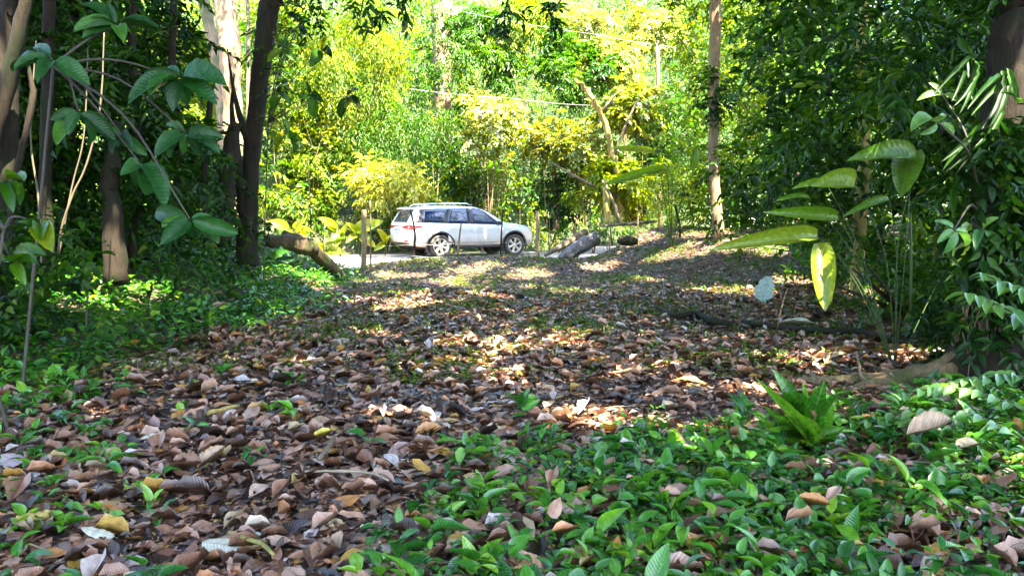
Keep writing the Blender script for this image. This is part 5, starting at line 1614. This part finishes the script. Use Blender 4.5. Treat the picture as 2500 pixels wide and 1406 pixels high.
# thin saplings, left and right
def pole(pts, label, mat='bark_dark', seed=1, name='sapling_stem'):
    P, r = path(pts, 5, .08, seed); mb = MB(); mb.tube(P, r, 8, .05, seed)
    o = mb.build(name, M[mat], origin=tuple(P[0])); tag(o, label, 'sapling', 'thin sapling stems in the shade')


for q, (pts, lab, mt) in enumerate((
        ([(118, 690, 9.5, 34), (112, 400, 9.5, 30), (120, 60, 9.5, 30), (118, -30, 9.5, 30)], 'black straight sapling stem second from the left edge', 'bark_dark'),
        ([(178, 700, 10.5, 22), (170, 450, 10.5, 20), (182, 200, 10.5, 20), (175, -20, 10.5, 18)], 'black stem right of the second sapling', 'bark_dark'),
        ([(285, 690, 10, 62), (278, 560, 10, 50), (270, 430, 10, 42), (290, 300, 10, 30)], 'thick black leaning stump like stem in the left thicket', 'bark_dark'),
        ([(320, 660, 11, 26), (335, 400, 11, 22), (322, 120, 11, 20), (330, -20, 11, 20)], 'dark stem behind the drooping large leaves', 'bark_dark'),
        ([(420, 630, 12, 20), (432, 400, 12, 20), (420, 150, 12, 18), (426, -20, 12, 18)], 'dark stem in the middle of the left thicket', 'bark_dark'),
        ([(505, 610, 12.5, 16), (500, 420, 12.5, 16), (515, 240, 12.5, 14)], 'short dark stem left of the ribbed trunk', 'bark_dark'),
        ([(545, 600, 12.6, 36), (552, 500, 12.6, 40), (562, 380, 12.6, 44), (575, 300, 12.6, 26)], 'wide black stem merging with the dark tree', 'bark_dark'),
        ([(138, 665, 8.6, 6), (150, 560, 8.6, 6), (180, 470, 8.6, 5), (212, 400, 8.6, 5), (245, 260, 8.6, 4), (255, 60, 8.6, 3)], 'long pale bent cane on the left lower part', 'cane'),
        ([(100, 590, 8.6, 5), (92, 470, 8.6, 5), (75, 330, 8.6, 4), (88, 100, 8.6, 3)], 'pale cane close to the far left trunk', 'cane'),
        ([(140, 640, 9, 5), (175, 460, 9, 4), (205, 330, 9, 3.5), (215, 120, 9, 2.5)], 'thin slanting light cane left of the drooping leaves', 'cane'),
        ([(2222, 760, 8.8, 8), (2224, 620, 8.8, 7), (2222, 520, 8.8, 6)], 'straight green stem below the giant leaves', 'stem'),
        ([(1945, 560, 18, 12), (1950, 400, 18, 12), (1962, 260, 18, 10)], 'thin stem deep in the right thicket', 'bark_brown'),
        ([(1998, 560, 17, 9), (2004, 420, 17, 9), (2000, 300, 17, 8)], 'thin pale stem left of the yellowish trunk', 'bark_pale'),
        ([(1655, 620, 21, 6), (1660, 560, 21, 6), (1648, 500, 21, 5)], 'dark thin stick standing right of the mossy stump', 'bark_dark'),
        ([(1672, 615, 21.3, 8), (1680, 600, 21.3, 6), (1700, 575, 21.3, 4)], 'short forked dark stick on the right bank', 'bark_dark'),
        ([(760, 620, 20, 3), (757, 500, 20, 3), (750, 380, 20, 2.5)], 'very thin dark vine stem above the left logs', 'bark_dark'))):
    pole(pts, lab, mt, q)

# fan of dark stems at the right
for q, (tx, ty) in enumerate(((2080, 655), (2120, 650), (2045, 700), (2148, 690))):
    pole([G(2205 - q * 8, 775, 12), ((2205 + tx) / 2, (790 + ty) / 2 - 15, 8.6, 10), (tx, ty, 8.5, 4)], ['leftmost reaching dark stem of the fan at the right thicket foot', 'upright dark stem of the fan at the right thicket foot', 'lowest dark stem of the fan at the right thicket foot', 'short steep dark stem of the fan at the right thicket foot'][q], 'bark_dark', 40 + q)

# strap leaves on the big right trunk
def straps():
    rg = np.random.default_rng(9)
    b0 = at(2440, 400, 6.7)
    e = thing('strap_fern', b0, 'long hanging strap leaves growing on the massive right trunk', 'fern')
    sets = []; tm = T_leaf(8, .1, -.25, pw=.5, wave=.01, seed=61)
    for (nx, ny, n, l) in ((2440, 290, 12, 150), (2400, 330, 8, 120), (2480, 520, 9, 110), (2370, 150, 6, 110), (2450, 180, 6, 120), (2330, 420, 6, 110), (2470, 690, 7, 90), (2380, 620, 7, 90)):
        nd = at(nx, ny, 6.75)
        for q in range(n):
            a = rg.uniform(-1.3, 1.3); L = l * rg.uniform(.6, 1.15)
            t = at(nx + math.sin(a) * L * .9, ny + math.cos(a) * L * .8 + 15, 6.6 - rg.uniform(0, .35))
            sets.append(leaf_between(nd + rg.normal(0, .03, 3), t, .05 * rg.uniform(.7, 1.2), tm, rg.normal(0, .4), rn=rg.uniform(0, .8), nrm=np.array([0, -1, .5])))
    leaves_obj('leaves', sets, M['darkleaf'], e, off=b0)
    mb = MB()
    for q in range(30):
        x = rg.uniform(2350, 2470); y0 = rg.uniform(640, 800)
        P, r = path([(x, y0, 6.68, 3), (x + rg.normal(0, 8), y0 + 60, 6.62, 2.5), (x + rg.normal(0, 14), y0 + 140, 6.6, 2)], 4, .3, q); mb.tube(P, r, 4, cap=False)
    mb.build('aerial_roots', M['bark_brown'], e, offset=b0)


straps()
whorls('vine_sapling', (2420, 880, 6.6, 2390, 520), [(2290, 300, [(2250, 330), (2310, 280), (2230, 300), (2330, 330)]), (2330, 560, [(2290, 590), (2360, 600), (2310, 620), (2280, 540)]), (2400, 560, [(2380, 600), (2440, 600), (2430, 530)]), (2300, 230, [(2240, 240), (2340, 250), (2270, 200)])], 'leafy vine hanging left of the massive right trunk', 'frondleaf', 6.5, seed=18, wr=.36)

# overhanging dark sprigs at the top centre
for q, (pts, cen, lab) in enumerate((([(1260, -60, 9, 6), (1235, 20, 9, 5), (1232, 60, 9, 3)], (1228, 35), 'dark leafy sprig with a hanging pod at the top centre'),
                                     ([(1420, -60, 9.5, 6), (1370, 0, 9.5, 5), (1345, 40, 9.5, 3)], (1350, 25), 'dark drooping sprig at the top right of centre'),
                                     ([(980, -60, 10, 6), (990, 0, 10, 4), (1000, 20, 10, 2)], (985, 8), 'small dark sprig at the top left of centre'),
                                     ([(900, -60, 9.5, 5), (885, 10, 9.5, 4), (880, 40, 9.5, 2)], (882, 22), 'feathery dark sprig left of the small top sprig'))):
    P, r = path(pts, 5, .1, q); e = thing('hanging_sprig', P[0], lab, 'sprig')
    mb = MB(); mb.tube(P, r, 6)
    if q == 0:
        p2, r2 = path([(1232, 62, 9, 5), (1233, 85, 9, 9), (1243, 93, 9, 5)], 4); mb.tube(p2, r2, 6)
    mb.build('twig', M['bark_dark'], e, offset=P[0])
    rg = np.random.default_rng(90 + q); c = at(cen[0], cen[1], pts[1][2])
    n = 9; s = sprays(c + rg.normal(0, .09, (n, 3)), unit(rg.normal(0, 1, (n, 3)) + [0, 0, -.7]), 6, .16, .13, .36, rg)
    leaves_obj('leaves', [(L3,) + s], M['darkleaf'], e, off=P[0])
# dark leafy boughs crossing the sunlit hillside
whorls('leafy_bough', (640, 620, 13.4, 655, 300), [(690, 120, [(650, 150), (720, 150), (700, 90), (735, 120)]), (760, 230, [(730, 260), (790, 250), (770, 290), (745, 200)]), (850, 235, [(870, 215), (830, 290), (880, 260), (842, 265)]), (700, 330, [(670, 370), (720, 370), (735, 340), (690, 290)]), (780, 120, [(760, 160), (810, 140), (800, 90)]), (730, 60, [(700, 30), (760, 50), (740, 90)]), (680, 230, [(660, 270), (710, 260), (700, 200)])],
       'dark leafy bough reaching right from the dark trunk', 'darkleaf', 13.0, seed=19, cat='bough', wr=.42)

# unseen undergrowth added beside and behind the camera to cut skylight
rg = np.random.default_rng(303)
n = 260
xx = rg.uniform(5.0, 13, n) * rg.choice([-1, 1], n); yy = rg.uniform(-8, 5.5, n)
keep = np.abs(xx) > .75 * yy + 2.5
cs = np.stack([xx, yy, rg.uniform(.4, 7.5, n)], -1)[keep]
thicket(cs, rg.uniform(.6, 1.2, len(cs)), 9, 7, .26, .45, 'darkleaf', 'unseen undergrowth added either side of the camera to block light', 304, twig=.6)

rg = np.random.default_rng(404)
c9 = np.array([at(rg.uniform(2370, 2520), y, rg.uniform(6.45, 6.7)) for y in rg.uniform(-60, 900, 75)])
thicket(c9, np.full(len(c9), .2), 6, 6, .13, .36, 'darkleaf', 'dark creeper leaves clinging to the massive right trunk', 405, tm=L3, twig=.22, name='creeper', cat='creeper')
bush('vine_tree', 1060, 110, 33, 60, 110, 'dry twiggy creeper hanging over the big far trunk', 'midleaf', 260, 8, .16, .34, seed=66, cat='tree', droop=1.0)

rg = np.random.default_rng(505)
okn = lambda px, py, D: px > np.interp(py, [200, 450, 600, 700, 800], [1900, 1900, 1960, 2120, 2260]) + rg.uniform(0, 60, len(px))
okn0 = okn
okn = lambda px, py, D: okn0(px, py, D) & ~((np.abs(px - 2098) < 62) & (py > 380) & (py < 740))
c10 = sampler_px(170, 1880, 2700, 200, 790, 9.2, 12.5, rg, okn)
thicket(c10, rg.uniform(.2, .42, len(c10)), 8, 7, .14, .45, 'midleaf', 'mid sized bright leaves of the bushes at the right clearing edge', 506, tm=L2, twig=.3)
c11 = sampler_px(60, 2050, 2600, 640, 860, 7.4, 9.5, rg, lambda px, py, D: px > 2180 + (py - 640) * .35)
thicket(c11, rg.uniform(.15, .3, len(c11)), 7, 7, .11, .42, 'darkleaf', 'low dark leaves round the foot of the right thicket', 507, tm=L2, twig=.22)

rg = np.random.default_rng(606)
c12 = np.concatenate([sampler_px(16, 640, 900, -90, 100, 12.6, 14.2, rg, lambda px, py, D: py < 130 - (px - 640) * .35), sampler_px(8, 640, 760, 60, 330, 13.2, 14.4, rg)])
thicket(c12, rg.uniform(.16, .34, len(c12)), 6, 7, .12, .38, 'darkleaf', 'dark leaves hanging right of the dark trunk at the top', 607, tm=L2, twig=.3, name='hanging_foliage', cat='foliage')
c13 = sampler_px(70, 1740, 1960, 400, 590, 20.5, 25, rg)
thicket(c13, rg.uniform(.3, .6, len(c13)), 9, 8, .14, .42, 'midleaf', 'low bushes behind the slim trunk on the right bank', 608, twig=.35)
